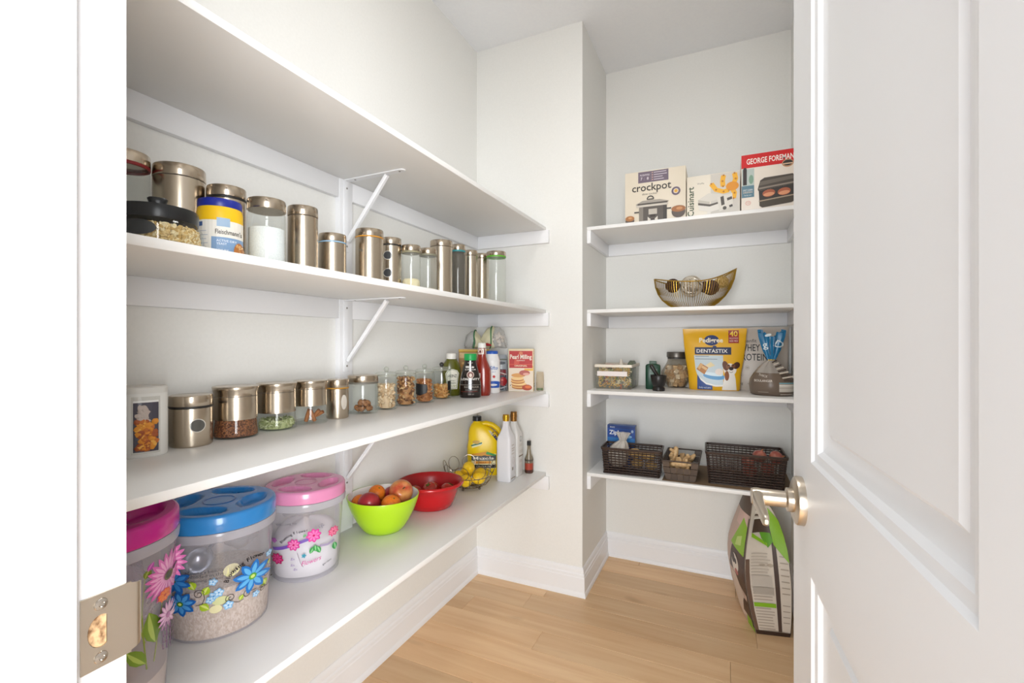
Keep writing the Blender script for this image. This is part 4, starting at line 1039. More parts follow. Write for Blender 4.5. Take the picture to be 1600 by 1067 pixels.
APP = noisy('apple_blush', '#b8402a', '#dca05a', (5, 5, 1.2), .28, 0, 4, .35, .7, 6)
ORG = noisy('orange_peel', '#d86a12', '#ea8420', (1, 1, 1), .42, .3, 3, .3, .7, 180, bdist=.001)
def relax(items, keys, cosa):
    for it in range(200):
        for i, (p_, r_) in enumerate(items):
            for q_, s_ in items[i+1:]:
                d = q_-p_; g = r_+s_+.0006-d.length
                if g > 0: d = d.normalized()*g*.5; p_ -= d; q_ += d
        for p_, r_ in items:
            lim = interp(keys, p_.z)[0]-r_/cosa; rho = math.hypot(p_.x, p_.y)
            if rho > lim: p_.x *= max(lim, 0)/rho; p_.y *= max(lim, 0)/rho; p_.z += (rho-lim)*.25
            p_.z = max(p_.z, r_+.007)
FR = [[Vector(a), b] for a, b in (((-.046, -.046, .106), .037), ((.058, .002, .122), .041), ((.030, .062, .094), .033), ((.010, -.020, .062), .030),
      ((-.078, .006, .092), .029), ((-.022, .024, .116), .029), ((.022, -.058, .098), .033), ((-.010, -.066, .060), .022), ((-.030, .070, .080), .028))]
relax(FR, [(.005, .055), (.018, .070), (.042, .086), (.070, .101), (.100, .112), (.20, .150)], .91)
FP = [tuple(a) for a, b in FR]
apple('dark red apple at the front left of the green bowl', .037, APR, FP[0], (R(112), 0, R(-14)), False, tG)
apple('large blushed apple with stem on top at the right of the green bowl', .041, APP, FP[1], (R(52), R(18), 0), True, tG)
apple('red apple mostly hidden behind the blushed apple', .033, APR, FP[2], (R(20), 0, 1), True, tG)
apple('dark red apple deep between the oranges of the green bowl', .030, APR, FP[3], (R(-30), 0, 2), True, tG)
for label, p, r in (('orange at the far left edge of the green bowl', FP[4], .029), ('orange behind the dark red apple', FP[5], .029),
                    ('largest orange at the front of the green bowl, under the blushed apple', FP[6], .033), ('orange just showing between the two front fruits', FP[7], .022),
                    ('orange behind the front fruits, at the back of the green bowl', FP[8], .028)):
    o = thing('orange', label, 'orange', group='oranges in the green bowl'); put(o, tG, p, (R(30), R(20), 0))
    MB().lathe(fruit_profile(r, .96, .05), 28).build('peel', ORG, o, ang=80)
    MB().lathe([(0, r*.90), (.002, r*.905), (.003, r*.93), (0, r*.94)], 6).build('stem_scar', mat('#5a6a2a', .8), o)
TR = [[Vector(a), .031] for a in ((-.062, .020, .046), (-.014, -.056, .046), (.066, .004, .052), (.006, .058, .046), (.048, -.058, .042), (-.002, .004, .060))]
relax(TR, [(.007, .080), (.028, .092), (.058, .103), (.080, .109), (.2, .14)], .93)
TP = [tuple(a) for a, b in TR]
TOM = mat('#b02412', .16, coat=.5)
for label, p in (('tomato at the left inside the red bowl', TP[0]), ('tomato at the front middle of the red bowl', TP[1]), ('tomato at the right edge inside the red bowl', TP[2]),
                 ('tomato at the back of the red bowl', TP[3]), ('tomato lying between the front and right tomatoes', TP[4]), ('tomato in the middle of the red bowl', TP[5])):
    o = thing('tomato', label, 'tomato', group='tomatoes in the red bowl'); put(o, tR, p, (R(25), R(-20), p[0]*40))
    MB().lathe(fruit_profile(.031, .88, .16), 30).build('flesh', TOM, o, ang=80)
    mb = MB()
    for k_ in range(5):
        a = 2*math.pi*k_/5; mb.tube([(0, 0, .0232), (.006*math.cos(a), .006*math.sin(a), .0250), (.013*math.cos(a), .013*math.sin(a), .0262)], [.0022, .0018, .0004], 5)
    mb.build('calyx', mat('#4c6a22', .7), o)

# ---- looped wire basket of lemons
wx, wy = -1.020, 1.800
t = thing('wire_basket', 'looped wire fruit basket on ball feet holding lemons', 'basket', (wx, wy, Z4), face_cam(wx, wy))
WIRE = mat('#8f8377', .25, 1)
circ = lambda r, z, n=40: [(r*math.cos(2*math.pi*i/n), r*math.sin(2*math.pi*i/n), z) for i in range(n)]
MB().tube(circ(.050, .012), .0016, 6, True).build('base_ring', WIRE, t)
MB().tube(circ(.098, .062), .0016, 6, True).build('rim_ring', WIRE, t)
for i in range(16):
    a = 2*math.pi*i/16; MB().tube([(q*math.cos(a), q*math.sin(a), z) for q, z in ((.0, .012), (.05, .0125), (.075, .022), (.092, .042), (.098, .062))], .0011, 5).build('rib', WIRE, t)
for i in range(9):
    a = 2*math.pi*(i+.3)/9; c_, s_ = math.cos(a), math.sin(a); pts = []
    for k_ in range(24):
        b = 2*math.pi*k_/24; u = .030*math.sin(b); v = .031-.031*math.cos(b); q = .097+v*.30
        pts.append((q*c_-u*s_, q*s_+u*c_, .060+v*.95))
    MB().tube(pts, .0013, 6, True).build('loop', WIRE, t)
for i in range(4):
    a = 2*math.pi*(i+.62)/4; MB().lump((.052*math.cos(a), .052*math.sin(a), .0058), (.0056, .0056, .0056), sub=2).build('ball_foot', mat('#6f675e', .3, .9), t)
LEM = noisy('lemon_peel', '#e8b70c', '#f4cf2c', (1, 1, 1), .38, .25, 3, .3, .7, 170, bdist=.001)
LR = [[Vector(a), .031] for a in ((-.014, -.046, .046), (.036, -.022, .050), (-.046, .010, .050), (-.004, -.006, .088), (.042, .036, .050), (-.012, .050, .052))]
relax(LR, [(.012, .070), (.022, .080), (.042, .094), (.062, .101), (.2, .13)], .98)
LP = [tuple(a) for a, b in LR]
for label, p, rz in (('lemon at the front left of the wire basket', LP[0], .4), ('lemon on the front right of the wire basket', LP[1], 1.9), ('lemon at the left back of the wire basket', LP[2], 1.0),
                     ('lemon heaped on top at the middle of the wire basket', LP[3], .2), ('lemon at the back right of the wire basket', LP[4], 2.6), ('lemon at the rear of the wire basket', LP[5], .9)):
    o = tag(MB().lathe([(0, -.036), (.004, -.034), (.009, -.030), (.019, -.022), (.0255, -.009), (.0265, .002), (.024, .013), (.016, .024), (.008, .031), (.0045, .035), (0, .036)], 24).build('lemon', LEM, ang=80), label, 'lemon', 'lemons in the wire basket')
    put(o, t, p, (R(80), 0, rz))

# ---- yellow oil jug with handle
jx, jy = -1.068, 2.035
t = thing('oil_jug', 'big yellow cooking oil jug with black cap and handle', 'jug', (jx, jy, Z4), face_cam(jx, jy))
keys = [(0, .078, .042), (.005, .084, .046), (.15, .086, .046), (.19, .080, .044), (.225, .068, .040, -.012), (.255, .050, .034, -.024), (.272, .032, .028, -.034), (.283, .019, .019, -.038), (.292, .0175, .0175, -.038)]
JS = .885; keys = [(k_[0]*JS,)+k_[1:] for k_ in keys]; S = Solid(keys, 2.8, 44)
body = S.mb().build('body', mat('#ecc808', .32), t, ang=50)
MB().lathe([(0, .291*JS), (.0215, .291*JS), (.0215, .291*JS+.019), (.020, .291*JS+.022), (0, .291*JS+.022)], 28, c=(-.038, 0, 0)).build('cap', mat('#161616', .4), t)
hp = [(-.020, 0, .272), (.006, 0, .277), (.036, 0, .268), (.062, 0, .246), (.080, 0, .218), (.086, 0, .190), (.083, 0, .165), (.074, 0, .150)]
MB().tube([(a_, b_, c_*JS) for a_, b_, c_ in hp], [.014, .013, .0125, .0125, .013, .0135, .014, .016], 14, flat=(1.25, 1)).build('handle', mat('#ecc808', .32), t, ang=60)
P = Print().poly([(.030, .225), (.040, .236), (.062, .200), (.058, .186)], '#1d2a6a').poly([(.016, .244), (.028, .240), (.040, .222), (.034, .214)], '#d2cdb8')
P.poly([(-.062, .150), (-.018, .166), (-.010, .176), (-.040, .186), (-.058, .172)], '#dfe0b8').poly([(-.068, .158), (-.014, .174), (-.014, .182), (-.064, .166)], '#1f6a5c').ell(-.042, .182, .018, .010, '#c9a44a', n=14)
P.rect(-.064, .040, .054, .118, '#efe6b4').poly([(-.064, .118), (.010, .132), (.050, .112), (.050, .100), (-.064, .112)], '#d8952c').poly([(.010, .132), (.056, .112), (.052, .104), (.004, .118)], '#3f9a4a')
P.rect(-.064, .082, .054, .108, '#4a4f58').text('Mazola', -.006, .088, .016, '#f0ece0', bold=.02, width=.10)
P.rect(-.050, .066, .030, .080, '#e59a2c').text('HUILE', -.010, .068, .009, '#8a3a1a').rect(-.064, .042, .054, .060, '#17171a').text('CANOLA OIL', -.006, .047, .008, '#e8e2cc', width=.07)
P.build(t, lambda a_, b_, o_: S.map(a_, b_*JS, o_), step=.010)

# ---- white square bottles with metal caps
def square_bottle(label, x, y, w, h, capc, caph, body):
    t = thing('white_bottle', label, 'bottle', (x, y, Z4), R(2), 'white square bottles on the lowest shelf')
    S = Solid([(0, w-.003, w-.003), (.004, w, w), (h*.60, w, w), (h*.66, w*.94, w*.94), (h*.74, w*.62, w*.62), (h*.79, .017, .017), (h*.83, .0135, .0135), (h-caph, .0135, .0135)], 5.5, 48)
    mb = S.mb(); mb.build('body', body, t, ang=40)
    MB().lathe([(0, h-caph), (.0155, h-caph), (.0155, h-caph*.62), (.0165, h-caph*.6), (.0165, h-caph*.3), (.0155, h-caph*.28), (.0155, h-.002), (.014, h), (0, h)], 28).build('cap', capc, t)
    return t, w, h
WB = mat('#e4e3e6', .35)
fx_, fy_ = -.925, 1.975
t, w, h = square_bottle('white square bottle with yellow-gold cap, nearer of the two', fx_, fy_, .036, .305, mat('#c79a2c', .3, .8), .030, WB)
sidemap = lambda w: (lambda a, z, off: Vector((w+off, a, z)))
P = Print()
for zz, c in ((.165, '#c4bcb4'), (.150, '#c4bcb4'), (.140, '#c4bcb4'), (.126, '#cfc8c0')): P.rect(-.020, zz, .014-(zz*40 % 1)*.01, zz+.004, c)
P.line(circ and [( .0+.014*math.cos(i/3.1), .096+.014*math.sin(i/3.1)) for i in range(20)], .001, '#c0b8b0').rect(-.016, .052, .000, .066, '#9c948c').rect(-.028, .014, .022, .018, '#8a7a66')
P.build(t, sidemap(w))
t, w, h = square_bottle('white square bottle with tall bronze cap, behind the gold-capped one', -.928, 2.068, .036, .306, mat('#8c6432', .35, .8), .046, mat('#dedcd9', .4))
P = Print().ell(0, .178, .013, .014, '#9aa0a4', n=18).ell(0, .178, .009, .010, '#dedcd9', n=16).line([(0, .165), (0, .190)], .002, '#9aa0a4')
for zz in (.150, .143, .120, .113, .075, .068): P.rect(-.018, zz, .018, zz+.003, '#c6c0b8')
P.rect(-.026, .094, .026, .099, '#7a6450').build(t, sidemap(w))
# ---- small dark bottle in the corner
x, y = -.876, 2.136
t = thing('small_bottle', 'small clear bottle with red label tucked behind the white bottles', 'bottle', (x, y, Z4), face_cam(x, y))
S = Solid([(0, .019, .019), (.003, .021, .021), (.070, .021, .021), (.095, .011, .011), (.120, .008, .008), (.135, .008, .008)], 2, 26)
S.mb().build('body', clear('small_bottle_glass', '#d8d0c0', .35, '#c4b8a4', edge=.3), t)
MB().lathe([(0, .134), (.0095, .134), (.0095, .156), (0, .157)], 18).build('cap', mat('#1a1a1a', .4), t)
Print().rect(-.021, .018, .021, .050, '#a8402c').rect(-.021, .004, .021, .018, '#4a241a').rect(-.021, .060, .021, .068, '#4a443c').build(t, S.map, step=.005)

# ================================================================== ALCOVE SHELVES
def carton(name, label, x0, x1, y0, dp, h, z, c, rz=0):
    t = thing(name, label, 'box', ((x0+x1)/2, y0, z), rz, 'appliance boxes on the top alcove shelf' if z == Z1 else None)
    w = (x1-x0)/2; MB().box(-w, 0, 0, w, dp, h, bev=.0012).build('carton', mat(c, .45), t)
    return t, w
# ---- slow cooker box
t, w = carton('slow_cooker_box', 'cream slow cooker box with purple banner and crockpot lettering', -.4405, -.166, 2.300, .240, .247, Z1, '#e6dac6', R(1))
h = .247; fx = lambda u: -w+2*w*u; fz = lambda v: h*v
P = Print().rect(fx(.225), fz(.775), fx(.725), fz(.985), '#6f6070').rect(fx(.44), fz(.79), fx(.446), fz(.97), '#8d7f8e')
P.text('PROGRAMMABLE', fx(.335), fz(.905), .009, '#e6dce2', width=.044).text('7', fx(.28), fz(.825), .014, '#e6dce2').text('8', fx(.385), fz(.825), .014, '#e6dce2').rect(fx(.325), fz(.82), fx(.329), fz(.88), '#9a8d9a')
for i in range(4): P.rect(fx(.485), fz(.945-.045*i), fx([.69, .70, .63, .65][i]), fz(.957-.045*i), '#d6ccd4').ell(fx(.463), fz(.951-.045*i), .0025, .0025, '#e6b8a0', n=8)
P.text('crockpot', fx(.445), fz(.615), .036, '#3b352f', bold=.012, width=.178)
P.text('slow cooker', fx(.42), fz(.535), .010, '#6a625a', width=.07)
P.ell(fx(.845), fz(.545), .0195, .0195, '#5b4a5e', n=28).ell(fx(.845), fz(.545), .0115, .0115, '#e0d2c0', n=22).ell(fx(.845), fz(.545), .0075, .0075, '#e0a83a', n=18)
for i in range(18):
    a = 2*math.pi*i/18; P.ell(fx(.845)+.0155*math.cos(a), fz(.545)+.0155*math.sin(a), .0009, .0009, '#c9bccb', n=6)
P.line([(fx(.43)+.0145*math.cos(R(a)), fz(.445)+.0145*math.sin(R(a))) for a in range(0, 181, 15)], .005, '#3d3a38').rect(fx(.375), fz(.435), fx(.485), fz(.455), '#3d3a38')
P.poly([(fx(.20), fz(.34)), (fx(.70), fz(.34)), (fx(.735), fz(.375)), (fx(.58), fz(.425)), (fx(.30), fz(.425)), (fx(.185), fz(.365))], '#a59c92').poly([(fx(.21), fz(.345)), (fx(.70), fz(.345)), (fx(.72), fz(.375)), (fx(.22), fz(.375))], '#4d4640').poly([(fx(.20), fz(.30)), (fx(.71), fz(.30)), (fx(.725), fz(.345)), (fx(.185), fz(.345))], '#cfc6ba')
P.rect(fx(.24), fz(.004), fx(.70), fz(.305), '#58504a').rect(fx(.24), fz(.004), fx(.31), fz(.305), '#857c72').rect(fx(.64), fz(.004), fx(.70), fz(.305), '#3d3733')
P.rect(fx(.40), fz(.15), fx(.54), fz(.255), '#bfb6aa').rect(fx(.425), fz(.10), fx(.515), fz(.15), '#3a2f2a').poly([(fx(.385), fz(.004)), (fx(.55), fz(.004)), (fx(.55), fz(.11)), (fx(.50), fz(.06)), (fx(.435), fz(.06)), (fx(.385), fz(.11))], '#d6cec2').ell(fx(.468), fz(.045), .010, .008, '#4a3f3a', n=14)
P.rect(fx(.16), fz(.20), fx(.24), fz(.225), '#37322e').rect(fx(.70), fz(.22), fx(.77), fz(.245), '#37322e')
P.ell(fx(.885), fz(.15), .030, .028, '#5a4e48', n=20).ell(fx(.885), fz(.205), .031, .015, '#a0673c', n=18).ell(fx(.90), fz(.21), .014, .007, '#c98f5c', n=12).ell(fx(.085), fz(.06), .021, .020, '#5a4e48', n=20, a0=0, a1=360).ell(fx(.085), fz(.105), .021, .013, '#a9703f', n=18).ell(fx(.09), fz(.115), .009, .005, '#d09a66', n=12)
P.build(t, flatmap(0))
# ---- waffle maker box
t, w = carton('waffle_maker_box', 'white waffle maker box with green vertical Cuisinart lettering', -.163, .058, 2.322, .230, .196, Z1, '#e9e0d0', 0)
h = .196
P = Print().rect(fx(.46), fz(.03), fx(.995), fz(.985), '#cfc9c0')
P.text('Cuisinart', fx(.135), fz(.06), .027, '#34482c', 'L', rot=math.pi/2, bold=.014, width=.136).text('Waffle', fx(.27), fz(.79), .008, '#8c857c')
for pts in (((.47, .77), (.56, .62), (.70, .56), (.80, .58)), ((.70, .93), (.68, .80), (.69, .68)), ((.90, .95), (.92, .82), (.88, .70), (.80, .66)), ((.86, .60), (.90, .50), (.88, .38))):
    P.line([(fx(a), fz(b)) for a, b in pts], .020, '#eeb12c')
    for a, b in pts: P.ell(fx(a), fz(b), .0045, .0045, '#b8741a', n=8)
P.ell(fx(.86), fz(.66), .026, .020, '#e0932a', n=16)
P.poly([(fx(.22), fz(.43)), (fx(.42), fz(.56)), (fx(.68), fz(.50)), (fx(.62), fz(.40)), (fx(.44), fz(.36))], '#d9d3c9').poly([(fx(.22), fz(.43)), (fx(.44), fz(.36)), (fx(.44), fz(.30)), (fx(.22), fz(.36))], '#c2bbb0')
P.poly([(fx(.22), fz(.36)), (fx(.44), fz(.30)), (fx(.62), fz(.34)), (fx(.62), fz(.30)), (fx(.44), fz(.25)), (fx(.22), fz(.31))], '#59524b').poly([(fx(.22), fz(.31)), (fx(.44), fz(.25)), (fx(.62), fz(.30)), (fx(.62), fz(.16)), (fx(.46), fz(.12)), (fx(.45), fz(.05)), (fx(.40), fz(.05)), (fx(.39), fz(.14)), (fx(.24), fz(.19))], '#e3ddd4')
P.poly([(fx(.58), fz(.44)), (fx(.86), fz(.50)), (fx(.88), fz(.20)), (fx(.62), fz(.11))], '#dcd6cc').poly([(fx(.64), fz(.44)), (fx(.70), fz(.46)), (fx(.72), fz(.26)), (fx(.66), fz(.24))], '#4f4944').poly([(fx(.76), fz(.40)), (fx(.85), fz(.43)), (fx(.86), fz(.37)), (fx(.77), fz(.34))], '#4f4944').ell(fx(.72), fz(.18), .008, .008, '#55504a', n=14).poly([(fx(.80), fz(.23)), (fx(.86), fz(.25)), (fx(.87), fz(.20)), (fx(.81), fz(.18))], '#4f4944')
P.build(t, flatmap(0))
# ---- grill box
t, w = carton('grill_box', 'white grill box with red George Foreman banner', .0625, .272, 2.292, .240, .247, Z1, '#eadfd2', 0)
h = .247
P = Print().rect(-w, fz(.765), w, fz(.999), '#cf0c10').text('GEORGE FOREMAN', fx(.52), fz(.83), .024, '#f4ece4', bold=.02, width=.178)
P.ell(fx(.835), fz(.765), .0215, .017, '#b98a66', n=22).ell(fx(.835), fz(.768), .018, .012, '#2f2a28', n=20).rect(fx(.75), fz(.745), fx(.92), fz(.765), '#d8b898')
P.rect(fx(.01), fz(.44), fx(.235), fz(.75), '#b8c4be').rect(fx(.03), fz(.47), fx(.10), fz(.74), '#33292a').ell(fx(.065), fz(.74), .007, .010, '#33292a', n=12).ell(fx(.18), fz(.56), .009, .02, '#7fa08c', n=12)
P.rect(fx(.005), fz(.25), fx(.235), fz(.455), '#5d8090').text('EASY CLEAN', fx(.12), fz(.365), .0075, '#eef0ee', width=.036).text('DESIGN', fx(.12), fz(.325), .0075, '#f0d8c0').text('family size', fx(.12), fz(.28), .005, '#e0e8e8')
P.ell(fx(.125), fz(.15), .011, .010, '#e0b0a4', n=16).ell(fx(.125), fz(.15), .008, .007, '#eadfd2', n=16).text('10', fx(.125), fz(.135), .009, '#d08478')
P.poly([(fx(.30), fz(.37)), (fx(.345), fz(.52)), (fx(.42), fz(.56)), (fx(.92), fz(.575)), (fx(.985), fz(.50)), (fx(.985), fz(.40)), (fx(.31), fz(.34))], '#4a423a').poly([(fx(.345), fz(.50)), (fx(.92), fz(.545)), (fx(.975), fz(.49)), (fx(.33), fz(.43))], '#6b6258')
P.poly([(fx(.32), fz(.34)), (fx(.985), fz(.40)), (fx(.985), fz(.20)), (fx(.33), fz(.15))], '#2e2824').poly([(fx(.32), fz(.395)), (fx(.98), fz(.44)), (fx(.98), fz(.415)), (fx(.32), fz(.365))], '#8c8074')
for a in (.50, .77): P.ell(fx(a), fz(.285), .024, .016, '#a85a3c', n=16, rot=.1).ell(fx(a), fz(.265), .021, .008, '#d8946c', n=14, rot=.1)
P.poly([(fx(.32), fz(.17)), (fx(.985), fz(.225)), (fx(.985), fz(.205)), (fx(.32), fz(.15))], '#a8937c').poly([(fx(.33), fz(.15)), (fx(.985), fz(.205)), (fx(.97), fz(.12)), (fx(.90), fz(.085)), (fx(.38), fz(.045)), (fx(.33), fz(.08))], '#453c30')
P.build(t, flatmap(0))

# ---- gold wire bowl with decorative balls
bx, by = -.137, 2.435
t = thing('wire_bowl', 'gold wire boat-shaped bowl holding decorative balls', 'bowl', (bx, by, Z2), R(7))
GOLD = mat('#b8923c', .28, 1)
def rim(a):
    c, s = math.cos(a), math.sin(a); xx = .185*c; yy = .105*s*(1-.25*abs(c))
    zz = .122 + .028*abs(c)**2 + .036*max(0, c)**1.8
    return Vector((xx, yy, zz))
def foot(a): return Vector((.078*math.cos(a)-.008, .048*math.sin(a), .002))
MB().tube([rim(2*math.pi*i/72) for i in range(72)], .0028, 6, True).build('rim_wire', GOLD, t)
MB().tube([foot(2*math.pi*i/48) for i in range(48)], .0020, 6, True).build('foot_ring', GOLD, t)
mb = MB(); NR = 92
for i in range(NR):
    a = 2*math.pi*i/NR; p0, p1 = foot(a), rim(a); mid = p0.lerp(p1, .5); mid.z -= .034; mid.x += .046*math.cos(a); mid.y += .022*math.sin(a)
    pts = [((1-q)**2)*p0+2*q*(1-q)*mid+q*q*p1 for q in (0, .2, .4, .6, .8, 1)]
    mb.tube(pts, .0010, 4)
o = mb.build('wire_ribs', GOLD, t); o['kind'] = 'stuff'
mb = MB().lathe([(0, .0008), (1, .0008), (1, .0022), (0, .0022)], 40, sx=.077, sy=.047, c=(-.008, 0, 0)); mb.build('base_plate', GOLD, t)
def wrap_ball(label, r, p, m, wm, n, wr, seed):
    b = thing('decor_ball', label, 'ball', group='decorative balls in the gold bowl'); put(b, t, p)
    MB().lump((0, 0, 0), (r*.94,)*3, sub=3).build('core', m, b, ang=80)
    rg2 = random.Random(seed); mb = MB()
    for i in range(n):
        M = Matrix.Rotation(rg2.random()*3.14, 3, 'X') @ Matrix.Rotation(rg2.random()*3.14, 3, 'Y')
        mb.tube([M @ Vector((r*.96*math.cos(2*math.pi*k_/24), r*.96*math.sin(2*math.pi*k_/24), 0)) for k_ in range(24)], wr, 4, True)
    o = mb.build('winding', wm, b, ang=60); o['kind'] = 'stuff'
wrap_ball('dark brown twig ball at the left of the gold bowl', .034, (-.098, .000, .116), mat('#2c1a12', .8), mat('#4a2c1c', .7), 18, .0022, 1)
wrap_ball('large silvery ball in the middle of the gold bowl', .052, (-.014, .000, .110), mat('#8d8476', .5, .5), mat('#d8cfc0', .35, .5), 26, .0026, 2)
wrap_ball('dark ribbed ball right of the silvery ball', .036, (.072, -.010, .100), mat('#33221c', .7), mat('#5c3f33', .6), 16, .0024, 3)
wrap_ball('gold woven ball at the right end of the bowl', .030, (.124, .018, .128), mat('#a8884c', .5, .5), mat('#dcc084', .35, .7), 22, .0018, 4)
wrap_ball('dark brown ball at the back of the gold bowl', .028, (.052, .050, .110), mat('#2c1a12', .8), mat('#4a2c1c', .7), 16, .0022, 5)

# ------------------------------------------------------------------ third alcove shelf
# ---- clear tub of pasta
t = thing('pasta_tub', 'clear rectangular tub of coloured pasta spirals with cream rim', 'tub', (-.5135, 2.365, Z3), R(1.5))
PW, PD, PH = .092, .255, .124
CL = clear('pasta_clear', '#f4f4f0', .08, '#f0efe8', edge=.2)
s_ = lambda z, g: [(-PW+g, g, z), (PW-g, g, z), (PW-g, PD-g, z), (-PW+g, PD-g, z)]
MB().loft([s_(.001, .006), s_(.004, .003), s_(PH-.012, .0)], cap=False).add(s_(.001, .006), [(0, 3, 2, 1)]).build('clear_box', CL, t, ang=30)
MB().box(-PW-.003, -.003, PH-.014, PW+.003, .002, PH, bev=.001).box(-PW-.003, PD-.002, PH-.014, PW+.003, PD+.003, PH, bev=.001).box(-PW-.003, -.003, PH-.014, -PW+.002, PD+.003, PH, bev=.001).box(PW-.002, -.003, PH-.014, PW+.003, PD+.003, PH, bev=.001).build('rim', mat('#ece2d2', .4), t)
MB().box(-PW+.012, -.0026, .066, PW-.022, -.0012, .090).build('paper_label', mat('#eee4e0', .6), t)
mb = MB(); rg = random.Random(41); pm = [mat('#ecd090', .6), mat('#e0b25e', .6), mat('#c8602c', .6), mat('#a3ae62', .6), mat('#f2e4c4', .6), mat('#6a5a72', .6)]
for i in range(170):
    side = rg.random(); z = .012+rg.random()*.088
    if side < .55: c_ = (-PW+.016+rg.random()*(2*PW-.032), .016+rg.random()*.012, z)
    elif side < .8: c_ = (PW-.016-rg.random()*.01, .02+rg.random()*(PD-.04), z)
    else: c_ = (-PW+.018+rg.random()*(2*PW-.036), .02+rg.random()*(PD-.05), .098)
    e = Matrix.Rotation(rg.random()*6.28, 3, 'Z') @ Matrix.Rotation(rg.random()*3.14, 3, 'Y')
    # a short corkscrew
    pts = [Vector(c_) + e @ Vector(((k_-4)*.0034, .0048*math.cos(k_*1.4), .0048*math.sin(k_*1.4))) for k_ in range(9)]
    mb.tube(pts, .0025, 5, m=rg.randrange(6) if rg.random() < .30 else rg.choice([0, 1, 4]))
o = mb.build('pasta_spirals', pm, ang=70, loc=t.location); o.rotation_euler = t.rotation_euler
tag(o, 'coloured pasta spirals filling the clear rectangular tub', 'pasta', kind='stuff')
o = MB().lathe([(0, .0), (.018, 0), (.016, .012), (.010, .030), (.005, .046), (0, .050)], 24).build('piping_cone', mat('#eae0d2', .5)); put(o, t, (.020, .120, .101)); tag(o, 'pale cone standing up out of the pasta tub', 'cone')
o = crumple('red_packet', 'crumpled reddish packet at the left in the pasta tub', 'packet', t, (-.036, .100, .112), (.030, .05, .012), mat('#d8a8a0', .4), 3)
x, y = -.4505, 2.520
t = thing('green_bag', 'dark green patterned bag inside the right side of the pasta tub', 'bag', (x, y, Z3+.005), R(1.5))
S = Solid([(0, .016, .080), (.01, .020, .085), (.07, .021, .085), (.105, .020, .078), (.122, .018, .060, .0, .02), (.134, .012, .030, .0, .03)], 2.6, 36)
S.mb().build('film', noisy('leaf_pattern', '#2c3a26', '#7d8a68', (1, 1, 1), .4, 0, 3, .42, .58, 70), t)
# ---- green tin, mortar and pestle
x, y = -.318, 2.500; x, y = -.292, 2.462
t = thing('green_bottle', 'flat dark green bottle with grey-green cap behind the mortar', 'bottle', (-.334, 2.470, Z3), face_cam(-.334, 2.47))
S = Solid([(0, .034, .018), (.003, .036, .020), (.118, .036, .020), (.124, .032, .017), (.128, .018, .012)], 4, 36)
S.mb().build('body', mat('#1d4634', .35), t)
Solid([(.127, .018, .012), (.140, .018, .012), (.142, .016, .010)], 4, 30).mb().build('cap', mat('#5d7468', .5), t)
Print().text('OLIVE', .004, .092, .010, '#9fb8a4', width=.034).rect(-.014, .078, .020, .082, '#6f9480').rect(-.012, .068, .016, .071, '#6f9480').build(t, S.map, step=.006)
mx_, my_ = -.296, 2.385
t = thing('mortar', 'small black stone mortar holding a pestle', 'mortar', (mx_, my_, Z3), face_cam(mx_, my_))
MB().lathe([(0, 0), (.027, 0), (.029, .004), (.029, .014), (.024, .020), (.030, .030), (.035, .050), (.038, .074), (.0365, .076), (.033, .074), (.030, .055), (.020, .036), (0, .030)], 40).build('bowl', mat('#1f1b19', .35), t, ang=50)
t2 = thing('pestle', 'black stone pestle leaning in the mortar', 'pestle', t.location, t.rotation_euler.z)
MB().tube([(.012, .004, .042), (.004, .002, .058), (-.016, -.002, .090), (-.034, -.006, .122), (-.037, -.006, .127)], [.009, .010, .008, .0095, .006], 14).build('stick', mat('#1a1716', .35), t2, ang=60)
# ---- hexagonal jar of cork cubes
x, y, r, D, tc = cyl_on(Z3, 1033.5, 1081.5, 607)
t = thing('hexagon_jar', 'bulging hexagonal glass jar with pewter lid full of tan cubes', 'jar', (x, y, Z3), face_cam(x, y))
def hexr(z, q, n=6): return [(q*math.cos(2*math.pi*i/n), q*math.sin(2*math.pi*i/n)*.92, z) for i in range(n)]
HJ = [(.002, r*.55), (.010, r*.64), (.060, r*1.0), (.080, r*1.02), (.128, r*.66), (.140, r*.60)]
MB().loft([hexr(z, q) for z, q in HJ]+[[(r*.58*math.cos(2*math.pi*i/6), r*.58*math.sin(2*math.pi*i/6), .158) for i in range(6)]], cap=False).add(hexr(.002, r*.55), [(5, 4, 3, 2, 1, 0)]).build('glass_body', clear('hex_glass', '#e9e6e0', .06, '#d8d2c8', edge=.3), t, ang=15)
MB().lathe([(0, .158), (r*.63, .158), (r*.655, .160), (r*.655, .182), (r*.63, .186), (0, .186)], 40).build('lid', mat('#6d6862', .38, .85), t)
MB().lathe([(r*.56, .150), (r*.60, .150), (r*.60, .158), (r*.56, .158)], 30).build('collar', mat('#3f3b37', .5), t)
rg = random.Random(17); cubem = [noisy('cork_a', '#c89c6c', '#e6c698', (1, 1, 1), .75, .3, 4, .35, .65, 140), mat('#eeddc0', .7), mat('#dcb98a', .7)]
cub = [MB().box(-.0120, -.0105, -.0105, .0120, .0105, .0105, bev=.0018).mesh('cork_cube', m_) for m_ in cubem]
cnt = 0
for lay in range(5):
    z = .016+.0215*lay; q = interp([(a, b) for a, b in HJ], z)[0]*.80-.011
    for rr, n in ((q, max(5, int(6.2*q/.024))), (q*.42, 3)):
        for i in range(n):
            a = 2*math.pi*(i+.5*lay)/n+.2*rg.random()
            o = bpy.data.objects.new('cork_cube', cub[cnt % 3]); COL.objects.link(o); put(o, t, (rr*math.cos(a), rr*math.sin(a)*.92, z+.003*rg.random()), (rg.random()*3, rg.random()*3, rg.random()*3))
            tag(o, 'tan cork-like cube in the hexagonal jar', 'cube', 'tan cubes in the hexagonal jar'); cnt += 1
